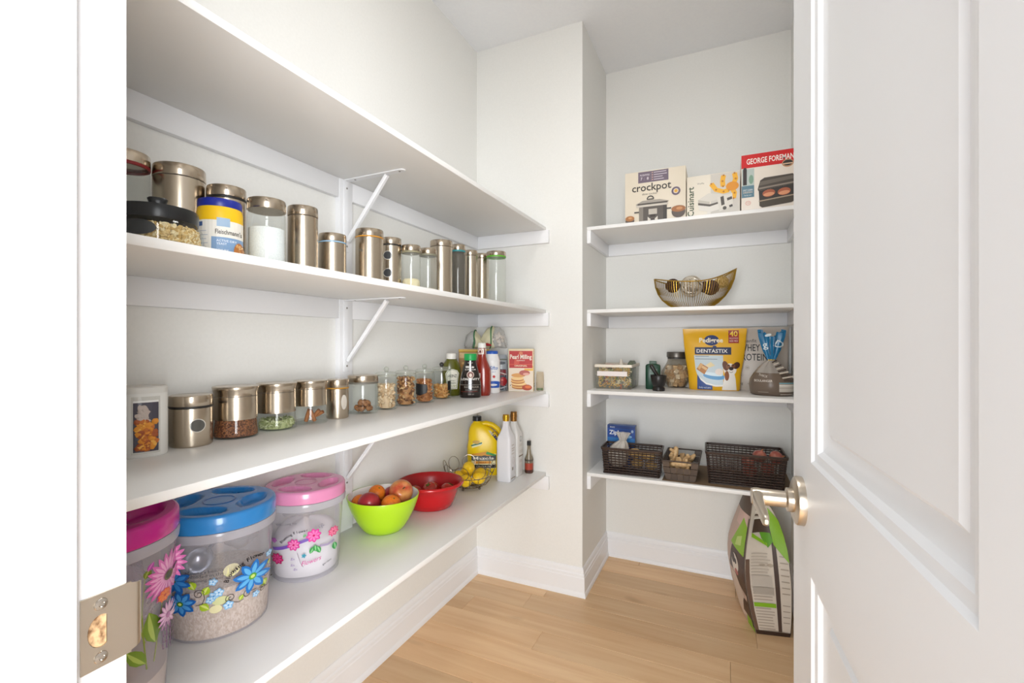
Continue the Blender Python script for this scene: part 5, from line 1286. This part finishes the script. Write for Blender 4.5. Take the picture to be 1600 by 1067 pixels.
# ---- dog treat pouch
x, y = -.052, 2.545
t = thing('treat_pouch', 'yellow dog treat pouch with dog picture and blue name panel', 'pouch', (x, y, Z3), R(2))
S = Solid([(0, .110, .036), (.006, .116, .040), (.08, .120, .040), (.152, .132, .030), (.224, .140, .018), (.272, .143, .008), (.280, .1445, .003), (.304, .146, .002)], 2.3, 48)
S.mb().build('body', mat('#e9b21e', .32), t, ang=70)
P = Print()
P.ell(-.012, .246, .034, .026, '#17306a', n=26)
P.text('Pedigree', -.014, .236, .023, '#f2e8d0', bold=.03, width=.108).ell(.002, .214, .009, .006, '#17306a', n=12)
P.rect(.064, .232, .110, .295, '#9a1c18').text('40', .087, .266, .026, '#f6d24a', bold=.02, width=.036).text('VALUE PACK', .087, .252, .008, '#f0d8d0', width=.040).text('SIZE MED', .087, .239, .008, '#f0d8d0', width=.038)
P.rect(-.088, .176, .076, .212, '#16264e').text('DENTASTIX', -.010, .185, .018, '#f4f0ea', bold=.014, width=.140)
P.poly([(-.092, .172), (.040, .172), (.040, .026), (.010, .024), (-.040, .034), (-.072, .062), (-.084, .100)], '#c9d6dc')
for i, ww in enumerate((.062, .10)): P.rect(-.086, .166-.014*i, -.086+ww, .169-.014*i, '#7d8d98')
P.ell(.000, .070, .050, .016, '#5d9ccc', n=22, rot=-.12).ell(-.006, .080, .044, .008, '#dcebf2', n=18, rot=-.12).ell(.022, .092, .018, .016, '#eadcd2', n=16)
P.poly([(-.080, .104), (-.062, .134), (-.026, .112), (-.044, .078)], '#b87a3c').poly([(-.076, .112), (-.060, .134), (-.050, .128), (-.066, .100)], '#e0b074').poly([(-.052, .122), (-.030, .108), (-.036, .098), (-.058, .112)], '#e6bc84').poly([(-.040, .122), (-.016, .140), (.004, .122), (-.022, .112)], '#ecd9a8')
P.poly([(-.072, .058), (-.040, .030), (.006, .020), (.046, .022), (.046, .030), (.006, .028), (-.036, .038), (-.064, .064)], '#f2f0ea')
P.poly([(-.076, .004), (-.008, .004), (-.008, .024), (-.036, .030), (-.060, .050), (-.076, .078)], '#28488c').text('Daily oral care', -.042, .010, .009, '#e6edf4', width=.052)
# the dog
P.poly([(.034, .004), (.098, .004), (.094, .060), (.086, .096), (.050, .100), (.044, .060)], '#eee8e0').ell(.070, .104, .028, .030, '#f0eae2', n=20)
P.ell(.050, .122, .013, .024, '#6a3a22', n=16, rot=.25).ell(.098, .124, .014, .018, '#4a2a1c', n=16, rot=-.6).ell(.056, .074, .010, .024, '#8a4f2a', n=16).ell(.062, .118, .010, .012, '#8a5a3c', n=12).ell(.084, .120, .009, .011, '#7a4a30', n=12)
P.ell(.074, .100, .014, .011, '#ece4da', n=14).ell(.075, .109, .0105, .0085, '#2a1c18', n=14).ell(.062, .124, .003, .003, '#1a1210', n=8).ell(.084, .126, .003, .003, '#1a1210', n=8).line([(.066, .094), (.074, .089), (.082, .094)], .002, '#4a2c22')
P.build(t, S.map, step=.008)
# ---- whey protein bag
x, y = .155, 2.616
t = thing('protein_bag', 'pale grey whey protein bag with black lettering', 'pouch', (x, y, Z3), R(2))
S = Solid([(0, .112, .036), (.006, .116, .040), (.10, .118, .040), (.20, .119, .026), (.285, .119, .008), (.292, .120, .003), (.310, .120, .002)], 2.6, 48)
S.mb().build('body', mat('#c9bfb5', .38), t, ang=70)
P = Print().text('leanfit', -.048, .236, .017, '#3c3835', width=.060).text('WHEY', -.048, .194, .034, '#1d1b1a', bold=.01, width=.088).text('PROTEIN', -.036, .148, .034, '#1d1b1a', bold=.01, width=.128)
P.text('2kg', -.090, .030, .012, '#3c3835', width=.022).rect(-.060, .034, -.030, .036, '#7d756d')
for a, b in ((-.088, .112), (-.060, .112), (-.088, .074)): P.ell(a, b, .010, .010, '#b3a99f', n=16).ell(a, b, .008, .008, '#c9bfb5', n=16).rect(a-.005, b-.002, a+.005, b+.002, '#948a80')
P.build(t, S.map, step=.016)
# ---- bread bag with blue twisted top
x, y = .186, 2.410
t = thing('bread_bag', 'brown bread bag with twisted blue top tied in yellow', 'bag', (x, y, Z3), R(-5))
def blob(z, w, d, cx=0, cy=0, rip=0, ph=0, n=48, k=7): return [(cx+w*math.cos(a)*(1+rip*math.sin(k*a+ph)), cy+d*math.sin(a)*(1+rip*math.sin(k*a+ph)), z) for a in [2*math.pi*i/n for i in range(n)]]
MB().loft([blob(0, .070, .055), blob(.006, .084, .066), blob(.045, .090, .070, 0, 0, .01), blob(.070, .086, .066, 0, 0, .02), blob(.100, .066, .050, -.002, 0, .05)]).build('brown_body', mat('#6d5d50', .34), t, ang=75)
MB().loft([blob(.0995, .066, .050, -.002, 0, .05), blob(.118, .050, .036, -.004, 0, .09, .4), blob(.140, .030, .022, -.004, 0, .14, .8), blob(.156, .014, .012, 0, 0, .18, 1.0)]).build('clear_neck', clear('bread_film', '#e6ddd2', .62, '#d9d2ca', rough=.15, edge=.3, bump=30), t, ang=75)
mb = MB().tube([(.013*math.cos(a), .011*math.sin(a), .158) for a in [2*math.pi*i/20 for i in range(20)]], .003, 6, True); mb.build('yellow_tie', mat('#d9b82a', .5), t)
rings = []
for z, w, d, rip, ph in ((.156, .014, .012, .15, 0), (.172, .020, .014, .2, .3), (.20, .030, .017, .22, .7), (.23, .038, .018, .2, 1.0), (.262, .047, .018, .16, 1.2)):
    rings.append(blob(z, w, d, 0, 0, rip, ph, k=9))
top = [(p[0]*1.06, p[1]*.8, .270+.018*math.cos(2*math.atan2(p[1], p[0]))+.008*math.sin(7*math.atan2(p[1], p[0]))) for p in rings[-1]]
rings.append(top)
MB().loft(rings, cap=False).build('blue_top', mat('#0e6f9e', .26), t, ang=75)
SBk = Solid([(0, .070, .055), (.006, .084, .066), (.045, .090, .070), (.070, .086, .066), (.100, .066, .050)], 2, 48)
P = Print().text('THICK', -.032, .084, .010, '#e6ddd2', rot=-.25, width=.036).text('BOULANGER', -.030, .062, .010, '#e6ddd2', bold=.01, width=.070).rect(-.050, .016, -.010, .018, '#a89a8c')
P.rect(.030, .020, .088, .054, '#c9c0b4').rect(.030, .056, .086, .060, '#7db4c0').rect(.030, .046, .087, .049, '#f0eae2').rect(.030, .036, .088, .038, '#a09488').rect(.034, .008, .080, .010, '#d9d0c4')
P.build(t, SBk.map, step=.008, base=.0016)
# striped fold of the film hanging at the right of the neck
mb = MB()
for i in range(9):
    u = i/8; p = Vector((.012+.058*u, -.030-.026*u, .150-.076*u)); wd = .007+.015*u
    mb.tube([p+Vector((-wd, .004, -.004)), p+Vector((0, -.004, .001)), p+Vector((wd, .004, .005))], .0033, 5, m=i % 2)
o = mb.build('striped_fold', [mat('#4a3d34', .4), mat('#d6cbbd', .4)], t); o['kind'] = 'stuff'
SBt = Solid([(.172, .020, .014), (.20, .030, .017), (.23, .038, .018), (.262, .047, .018), (.29, .050, .016)], 2, 40)
Print().text('g', -.020, .212, .030, '#d6e4ea', rot=.25, bold=.01).text('D', .020, .214, .032, '#d6e4ea', rot=-.5, bold=.01).ell(-.012, .268, .013, .006, '#d6e4ea', rot=.3, n=14).line([(-.004, .18), (-.008, .21), (-.004, .25)], .004, '#0b5078').line([(.008, .185), (.010, .215), (.016, .26)], .004, '#0b5078').build(t, SBt.map, step=.008, base=.0055)

# ------------------------------------------------------------------ lowest alcove shelf
DARK = mat('#3a2a22', .42); DARKB = mat('#33251e', .45)
def rect_ring(w, d, z, rc, n=6, cy=0):
    out = []
    for sx, sy, a0 in ((1, 1, 0), (-1, 1, 90), (-1, -1, 180), (1, -1, 270)):
        for i in range(n+1):
            a = R(a0+90*i/n); out.append((sx*(w-rc)+rc*math.cos(a), cy+sy*(d-rc)+rc*math.sin(a), z))
    return out
def lattice_basket(label, cx, cy, rw, rd, bw, bd, h, rz, rows, cols, coarse):
    """moulded basket of woven look: open windows between level strands and uprights"""
    t = thing('wicker_basket', label, 'basket', (cx, cy, Z4), rz, 'dark brown woven-look baskets')
    MB().loft([rect_ring(bw+.003, bd+.003, .0005, .012), rect_ring(bw+.003, bd+.003, .006, .012)]).build('base', DARKB, t)
    zr = h-.012
    mb = MB().loft([rect_ring(rw+.004, rd+.004, h-.012, .014), rect_ring(rw+.006, rd+.006, h-.002, .015), rect_ring(rw+.005, rd+.005, h, .015), rect_ring(rw-.001, rd-.001, h, .012), rect_ring(rw-.001, rd-.001, h-.012, .012), rect_ring(rw+.004, rd+.004, h-.012, .014)], cap=False)
    mb.build('rim', DARK, t, ang=35)
    for k_ in range(rows):
        u = (k_+.5)/rows; z = .006+(zr-.006)*u; w_ = bw+(rw-bw)*u; d_ = bd+(rd-bd)*u
        hh = (zr-.006)/rows*.25
        pr = []
        for dz, q in ((-hh, 0), (0, .0016), (hh, 0), (hh, -.0016), (-hh, -.0016)): pr.append(rect_ring(w_+q, d_+q, z+dz, .011))
        pr.append(pr[0]); MB().loft(pr, cap=False).build('strand', DARK, t, ang=35)
    def post(p0, p1, wd): 
        MB().tube([p0, p1], wd, 6, flat=(1, .45)).build('upright', DARK, t)
    for i in range(cols[0]+1):
        u = -1+2*i/cols[0]
        for sg in (-1, 1): MB().tube([(u*(bw-.008), sg*bd, .004), (u*(rw-.008), sg*rd, zr+.004)], .0034, 6, flat=(1, .5)).build('upright', DARK, t)
    for i in range(1, cols[1]):
        u = -1+2*i/cols[1]
        for sg in (-1, 1): MB().tube([(sg*bw, u*(bd-.008), .004), (sg*rw, u*(rd-.008), zr+.004)], .0034, 6, flat=(.5, 1)).build('upright', DARK, t)
    return t
tb1 = lattice_basket('dark brown woven basket in the left corner with a bag inside', -.4165, 2.362, .138, .076, .130, .070, .128, R(2.5), 9, (14, 8), 1)
tb3 = lattice_basket('largest dark brown woven basket, holding red onions', .0765, 2.424, .160, .108, .148, .098, .146, R(2), 11, (18, 12), 1)
# ---- small strap basket
def strap_basket(label, cx, cy):
    t = thing('strap_basket', label, 'basket', (cx, cy, Z4))
    bw, bd, rw, rd, h = .064, .125, .080, .142, .092; ST = [mat('#5c4d42', .5), mat('#54463c', .5)]
    def wp(side, u, v, off):     # side 0 front,1 right,2 back,3 left; u -1..1, v 0..1
        w_ = bw+(rw-bw)*v; d_ = bd+(rd-bd)*v; z = .003+(h-.003)*v
        return Vector([(u*w_, -d_-off, z), (w_+off, u*d_, z), (-u*w_, d_+off, z), (-w_-off, -u*d_, z)][side])
    MB().loft([rect_ring(bw, bd, .001, .008), rect_ring(bw, bd, .004, .008)]).build('base', ST[1], t)
    for side, n in ((0, 5), (1, 9), (2, 5), (3, 9)):
        for j in range(3):
            v0, v1 = j/3+.015, (j+1)/3-.015
            for i in range(n):
                if j == 2 and side in (0, 2) and i in (1, 2, 3): continue     # the hand hole
                u0, u1 = -1+2*i/n, -1+2*(i+1)/n; g = .02*2/n
                off = .0018 if (i+j) % 2 else .0004
                q = [wp(side, u0+g, v0, off), wp(side, u1-g, v0, off), wp(side, u1-g, v1, off), wp(side, u0+g, v1, off)]
                q2 = [wp(side, u0+g, v0, off-.0024), wp(side, u1-g, v0, off-.0024), wp(side, u1-g, v1, off-.0024), wp(side, u0+g, v1, off-.0024)]
                MB().loft([q2, q]).build('strap', ST[(i+j) % 2], t, smooth=False)
    MB().tube([wp(s__, u, 1, 0) for s__ in range(4) for u in (-.97, 0, .97)], .0034, 8, True).build('rim', mat('#463930', .5), t)
    return t
tb2 = strap_basket('small flat-strap basket full of ginger, between the two woven baskets', -.1895, 2.424)
# ---- box of freezer bags behind the left basket
t = thing('freezer_bag_box', 'blue freezer bag box standing behind the left basket', 'box', (-.495, 2.472, Z4), R(1))
w, h, dp = .0715, .206, .050
MB().box(-w, 0, 0, w, dp, h, bev=.001).build('carton', mat('#1f58a8', .4), t)
P = Print().rect(-w+.001, .10, w-.001, h-.001, '#1a4a9c').rect(-w+.001, .10, w-.001, .142, '#2f7cc4').rect(-w+.001, .190, w-.001, h-.001, '#16387c').text('BRAND', -w*.62, .192, .007, '#dfe8f2', width=.024).text('Ziploc', -w*.30, .158, .022, '#f2f4f6', bold=.02, width=.080).ell(w*.5, .150, .020, .008, '#8ec0e8', n=16).ell(w*.80, .178, .006, .008, '#a9bfd8', n=12)
P.build(t, flatmap(0))
P = Print().rect(.002, .002, dp-.002, h-.002, '#8d8f98').build(t, lambda a, z, off: Vector((w+off, a, z)))
# ---- things in the baskets
tp = thing('produce_bag', 'gathered translucent produce bag bulging out of the left basket', 'bag'); put(tp, tb1, (-.070, -.002, .030))
FILM = clear('produce_film', '#f4efe8', .78, '#efe8de', rough=.16, edge=.3, bump=30)
MB().loft([blob(0, .030, .036), blob(.012, .044, .050), blob(.05, .050, .056, 0, 0, .04, .3), blob(.085, .046, .050, .004, 0, .07, .6), blob(.108, .030, .034, .014, 0, .12, .9), blob(.122, .016, .018, .022, 0, .2, 1.1)]).build('bag_body', FILM, tp, ang=75)
MB().loft([blob(.122, .015, .016, .022, 0, .2, 1.1), blob(.134, .018, .016, .024, 0, .22, 1.4), blob(.152, .027, .018, .024, 0, .2, 1.8), blob(.162, .033, .017, .026, 0, .2, 2.0)], cap=False).build('gathered_top', clear('produce_film2', '#f6f2ec', .5, '#f3eee6', rough=.14, edge=.35, bump=50), tp, ang=75)
PO = noisy('potato_skin', '#c9a05c', '#dcb878', (1, 1, 1), .6, .3, 4, .35, .65, 60)
rg = random.Random(51)
for label, p, s_ in (('yellow potato showing in the left basket, left one', (.016, -.024, .100), .028), ('yellow potato showing in the left basket, right one', (.080, -.026, .094), .028), ('potato at the back of the left basket', (.060, .036, .078), .028),
                     ('potato low in the middle of the left basket', (.024, .006, .045), .028), ('potato low at the right end of the left basket', (.088, .000, .042), .026)):
    o = tag(MB().lump((0, 0, 0), (s_*1.15, s_*.85, s_*.8), None, 3, 0, .05, rg).build('potato', PO, ang=80), label, 'potato', 'potatoes in the left basket'); put(o, tb1, p, (.2, .1, rg.random()))
GI = noisy('ginger_skin', '#c49a68', '#dfbf90', (1, 1, 1), .65, .4, 4, .35, .65, 90)
def ginger(label, p, rz, seed, up=0):
    rg2 = random.Random(seed); mb = MB()
    base = [Vector((-.040, 0, 0)), Vector((-.018, .004, .003)), Vector((.006, -.002, .001)), Vector((.032, .003, .004))]
    mb.tube(base, [.010, .016, .015, .011], 12)
    for b in (0, 3): mb.lump(base[b], (.011, .0115, .0115), None, 2, 0, .08, rg2)
    for k_ in range(3):
        q = base[1+k_ % 2]+Vector((.006*k_, 0, 0)); d = Vector((rg2.random()-.5, (rg2.random()-.5)*1.6, .5+.4*rg2.random())).normalized()*.026
        mb.tube([q, q+d*.6, q+d], [.012, .011, .008], 10); mb.lump(q+d, (.0085, .0085, .0085), None, 2, 0, .1, rg2)
    o = tag(mb.build('ginger_root', GI, ang=80), label, 'ginger', 'ginger roots in the small basket'); put(o, tb2, p, (0, up, rz))
ginger('ginger root lying at the front of the small basket', (.006, -.096, .070), .15, 1)
ginger('ginger root standing up at the left back of the small basket', (-.034, -.014, .092), .5, 2, R(-70))
ginger('ginger root at the right of the small basket', (.030, -.036, .080), 1.1, 3)
ginger('ginger root in the middle of the small basket', (-.022, -.040, .040), 2.5, 4)
ginger('ginger root low at the front of the small basket', (.010, -.090, .032), .0, 5)
ginger('ginger root at the back of the small basket', (.010, .040, .060), .4, 6)
ON = noisy('onion_skin', '#8a3436', '#c07a64', (14, 14, 1), .28, 0, 3, .3, .7, 3)
for label, p, r, rot in (('red onion on the left of the pair in the largest basket', (.060, -.044, .130), .030, (.35, .25, 0)), ('red onion on the right of the pair, with a pale highlight', (.124, -.040, .128), .031, (1.2, -.3, 1)), ('red onion low beside the pair in the largest basket', (.014, -.046, .106), .029, (.9, 0, 0)),
                         ('red onion at the bottom right of the largest basket', (.096, .010, .064), .031, (.2, .8, 0)), ('red onion at the bottom middle of the largest basket', (.026, .020, .048), .031, (1.5, .2, 0))):
    b = thing('red_onion', label, 'onion', group='red onions in the largest basket'); put(b, tb3, p, rot)
    MB().lathe([(0, -r*.88), (r*.2, -r*.86), (r*.62, -r*.66), (r*.95, -r*.22), (r, .08*r), (r*.86, r*.45), (r*.52, r*.78), (r*.22, r*.92), (r*.10, r*1.04), (0, r*1.10)], 28).build('bulb', ON, b, ang=80)
    MB().tube([(0, 0, r*1.0), (.002, .001, r*1.2), (.005, 0, r*1.32)], [.0035, .003, .0012], 6).build('dry_tip', mat('#a8704c', .8), b)
# ---- thin flat brown sheet under the two right baskets
mb = MB().box(-.268, YSB+.018, Z4, .268, YB-.03, Z4+.0004)
tag(mb.build('brown_sheet', mat('#8c7358', .75), smooth=False), 'thin flat brown sheet under the baskets on the lowest short shelf', 'paper')

# ------------------------------------------------------------------ bag of dog food on the floor
def dog_bag():
    t = thing('dog_food_bag', 'tall brown, cream and green dog food bag standing on the floor by the door', 'bag', (.178, 2.215, .0), R(13))
    # level sections: x0 front-left, x1 front-right, y of front, y of back, fold-in of the gusset
    secs = [(0.000, -.062, .062, .004, .250, .0), (.012, -.066, .064, .000, .262, .0), (.10, -.088, .066, -.004, .285, .004), (.20, -.104, .066, -.002, .292, .008), (.28, -.106, .064, .008, .288, .014),
            (.36, -.092, .058, .030, .270, .022), (.43, -.074, .046, .056, .250, .030), (.485, -.060, .026, .078, .232, .020), (.520, -.052, .004, .094, .220, .006), (.535, -.046, -.014, .100, .214, .002)]
    def ring(s):
        z, x0, x1, y0, y1, g = s; xm = (x0+x1)/2
        f = [(x0+(x1-x0)*u, y0+g*math.sin(math.pi*u)) for u in (0, .12, .3, .5, .7, .88)]
        rgt = [(x1+.006*math.sin(math.pi*u), y0+(y1-y0)*u) for u in (0, .15, .4, .65, .88)]
        bk = [(x1+(x0-x1)*u, y1) for u in (0, .3, .7)]
        lf = [(x0-.010*math.sin(math.pi*u), y1+(y0-y1)*u) for u in (0, .12, .35, .6, .85)]
        return [(x, y, z) for x, y in f+rgt+bk+lf]
    mb = MB().loft([ring(s) for s in secs])
    mb.build('bag', mat('#b9ab9a', .36), t, ang=60)
    K = [tuple(s) for s in secs]
    def front(u, z, off):            # u 0..1 across the narrow front gusset
        x0, x1, y0, y1, g = interp(K, z); return Vector((x0+(x1-x0)*u, y0+g*math.sin(math.pi*u)-off, z+0*off))
    def left(u, z, off):             # u 0 back .. 1 front across the picture side
        x0, x1, y0, y1, g = interp(K, z); return Vector((x0-.010*math.sin(math.pi*u)-off, y1+(y0-y1)*u, z+off*.3))
    def right(u, z, off):
        x0, x1, y0, y1, g = interp(K, z); return Vector((x1+.006*math.sin(math.pi*u)+off, y0+(y1-y0)*u, z+off*.3))
    B = dict(base=.0022, inc=.00012)
    P = Print().rect(0, .0, 1, .535, '#d9cec0')
    P.rect(0, 0, 1, .018, '#3a2a22').rect(.0, .018, .10, .30, '#6a5142').rect(.66, .02, .76, .36, '#4a3830').poly([(.66, .36), (.76, .36), (.60, .46), (.52, .46)], '#4a3830')
    rg2 = random.Random(3)
    for i in range(26):
        z = .026+.0118*i
        if .118 < z < .134: continue
        P.rect(.13, z, .60-.10*rg2.random(), z+.0042, '#b3a596' if i < 13 else '#bdb1a4')
        if i % 2: P.rect(.80, z+.02, .97, z+.0235, '#a89a8b')
    P.rect(.11, .118, .64, .134, '#86b81e').rect(.14, .168, .62, .196, '#b0a69a').rect(.13, .20, .60, .24, '#c2b8ac')
    P.poly([(.10, .385), (.55, .350), (.55, .362), (.10, .400)], '#86b81e').poly([(.30, .42), (.60, .44), (.70, .37), (.56, .345), (.40, .38)], '#5c9a1e').poly([(.10, .40), (.95, .40), (.85, .45), (.15, .45)], '#4a382c')
    for i in range(5): P.poly([(.12+.02*i, .452+.012*i), (.70-.03*i, .448+.012*i), (.66-.03*i, .453+.012*i), (.16+.02*i, .458+.012*i)], '#5a4638' if i % 2 else '#ece4d8')
    P.poly([(.70, .36), (1, .30), (1, .46), (.80, .50), (.66, .44)], '#86b81e')
    P.poly([(.2, .512), (.8, .512), (.75, .53), (.25, .53)], '#6f8a2c')
    P.build(t, front, 'front_print', step=.05, **B)
    P = Print().rect(0, 0, 1, .535, '#c9aea0').rect(.0, .46, 1, .535, '#5a4a3e').rect(.35, .40, .9, .46, '#d8b8ae')
    P.poly([(.30, .30), (.98, .30), (.98, .41), (.72, .44), (.50, .36)], '#8fc022').poly([(.55, .31), (.80, .33), (.80, .37), (.60, .35)], '#c4dc7a')
    P.poly([(.20, .18), (.42, .30), (.98, .30), (.98, .14), (.70, .16), (.55, .20)], '#4a3024').ell(.58, .235, .17, .040, '#e6dcd0', n=20).ell(.50, .250, .10, .022, '#3a241a', n=16).ell(.62, .245, .05, .012, '#241612', n=12).ell(.66, .205, .08, .012, '#b86a64', n=14)
    P.poly([(.25, .02), (.30, .17), (.60, .19), (.85, .13), (.85, .05), (.60, .02)], '#dccabc').poly([(.66, .05), (.96, .05), (.96, .12), (.82, .12)], '#4a3024').poly([(.70, .0), (1, .0), (1, .045), (.80, .05)], '#86b81e').rect(.96, .02, 1, .45, '#3f2f26')
    P.build(t, left, 'picture_print', step=.05, **B)
    P = Print().rect(0, .0, 1, .30, '#9a8e80').rect(0, .30, 1, .535, '#79b01c').poly([(.2, .42), (.7, .47), (.7, .49), (.2, .45)], '#4f7a14').rect(0, 0, 1, .02, '#3a2a22')
    P.build(t, right, 'side_print', step=.05, **B)
    MB().tube([(-.048, .210, .532), (-.050, .155, .541), (-.048, .104, .534), (-.038, .082, .516)], [.006, .008, .008, .005], 8).build('rolled_top', mat('#4a3b30', .5), t)
dog_bag()
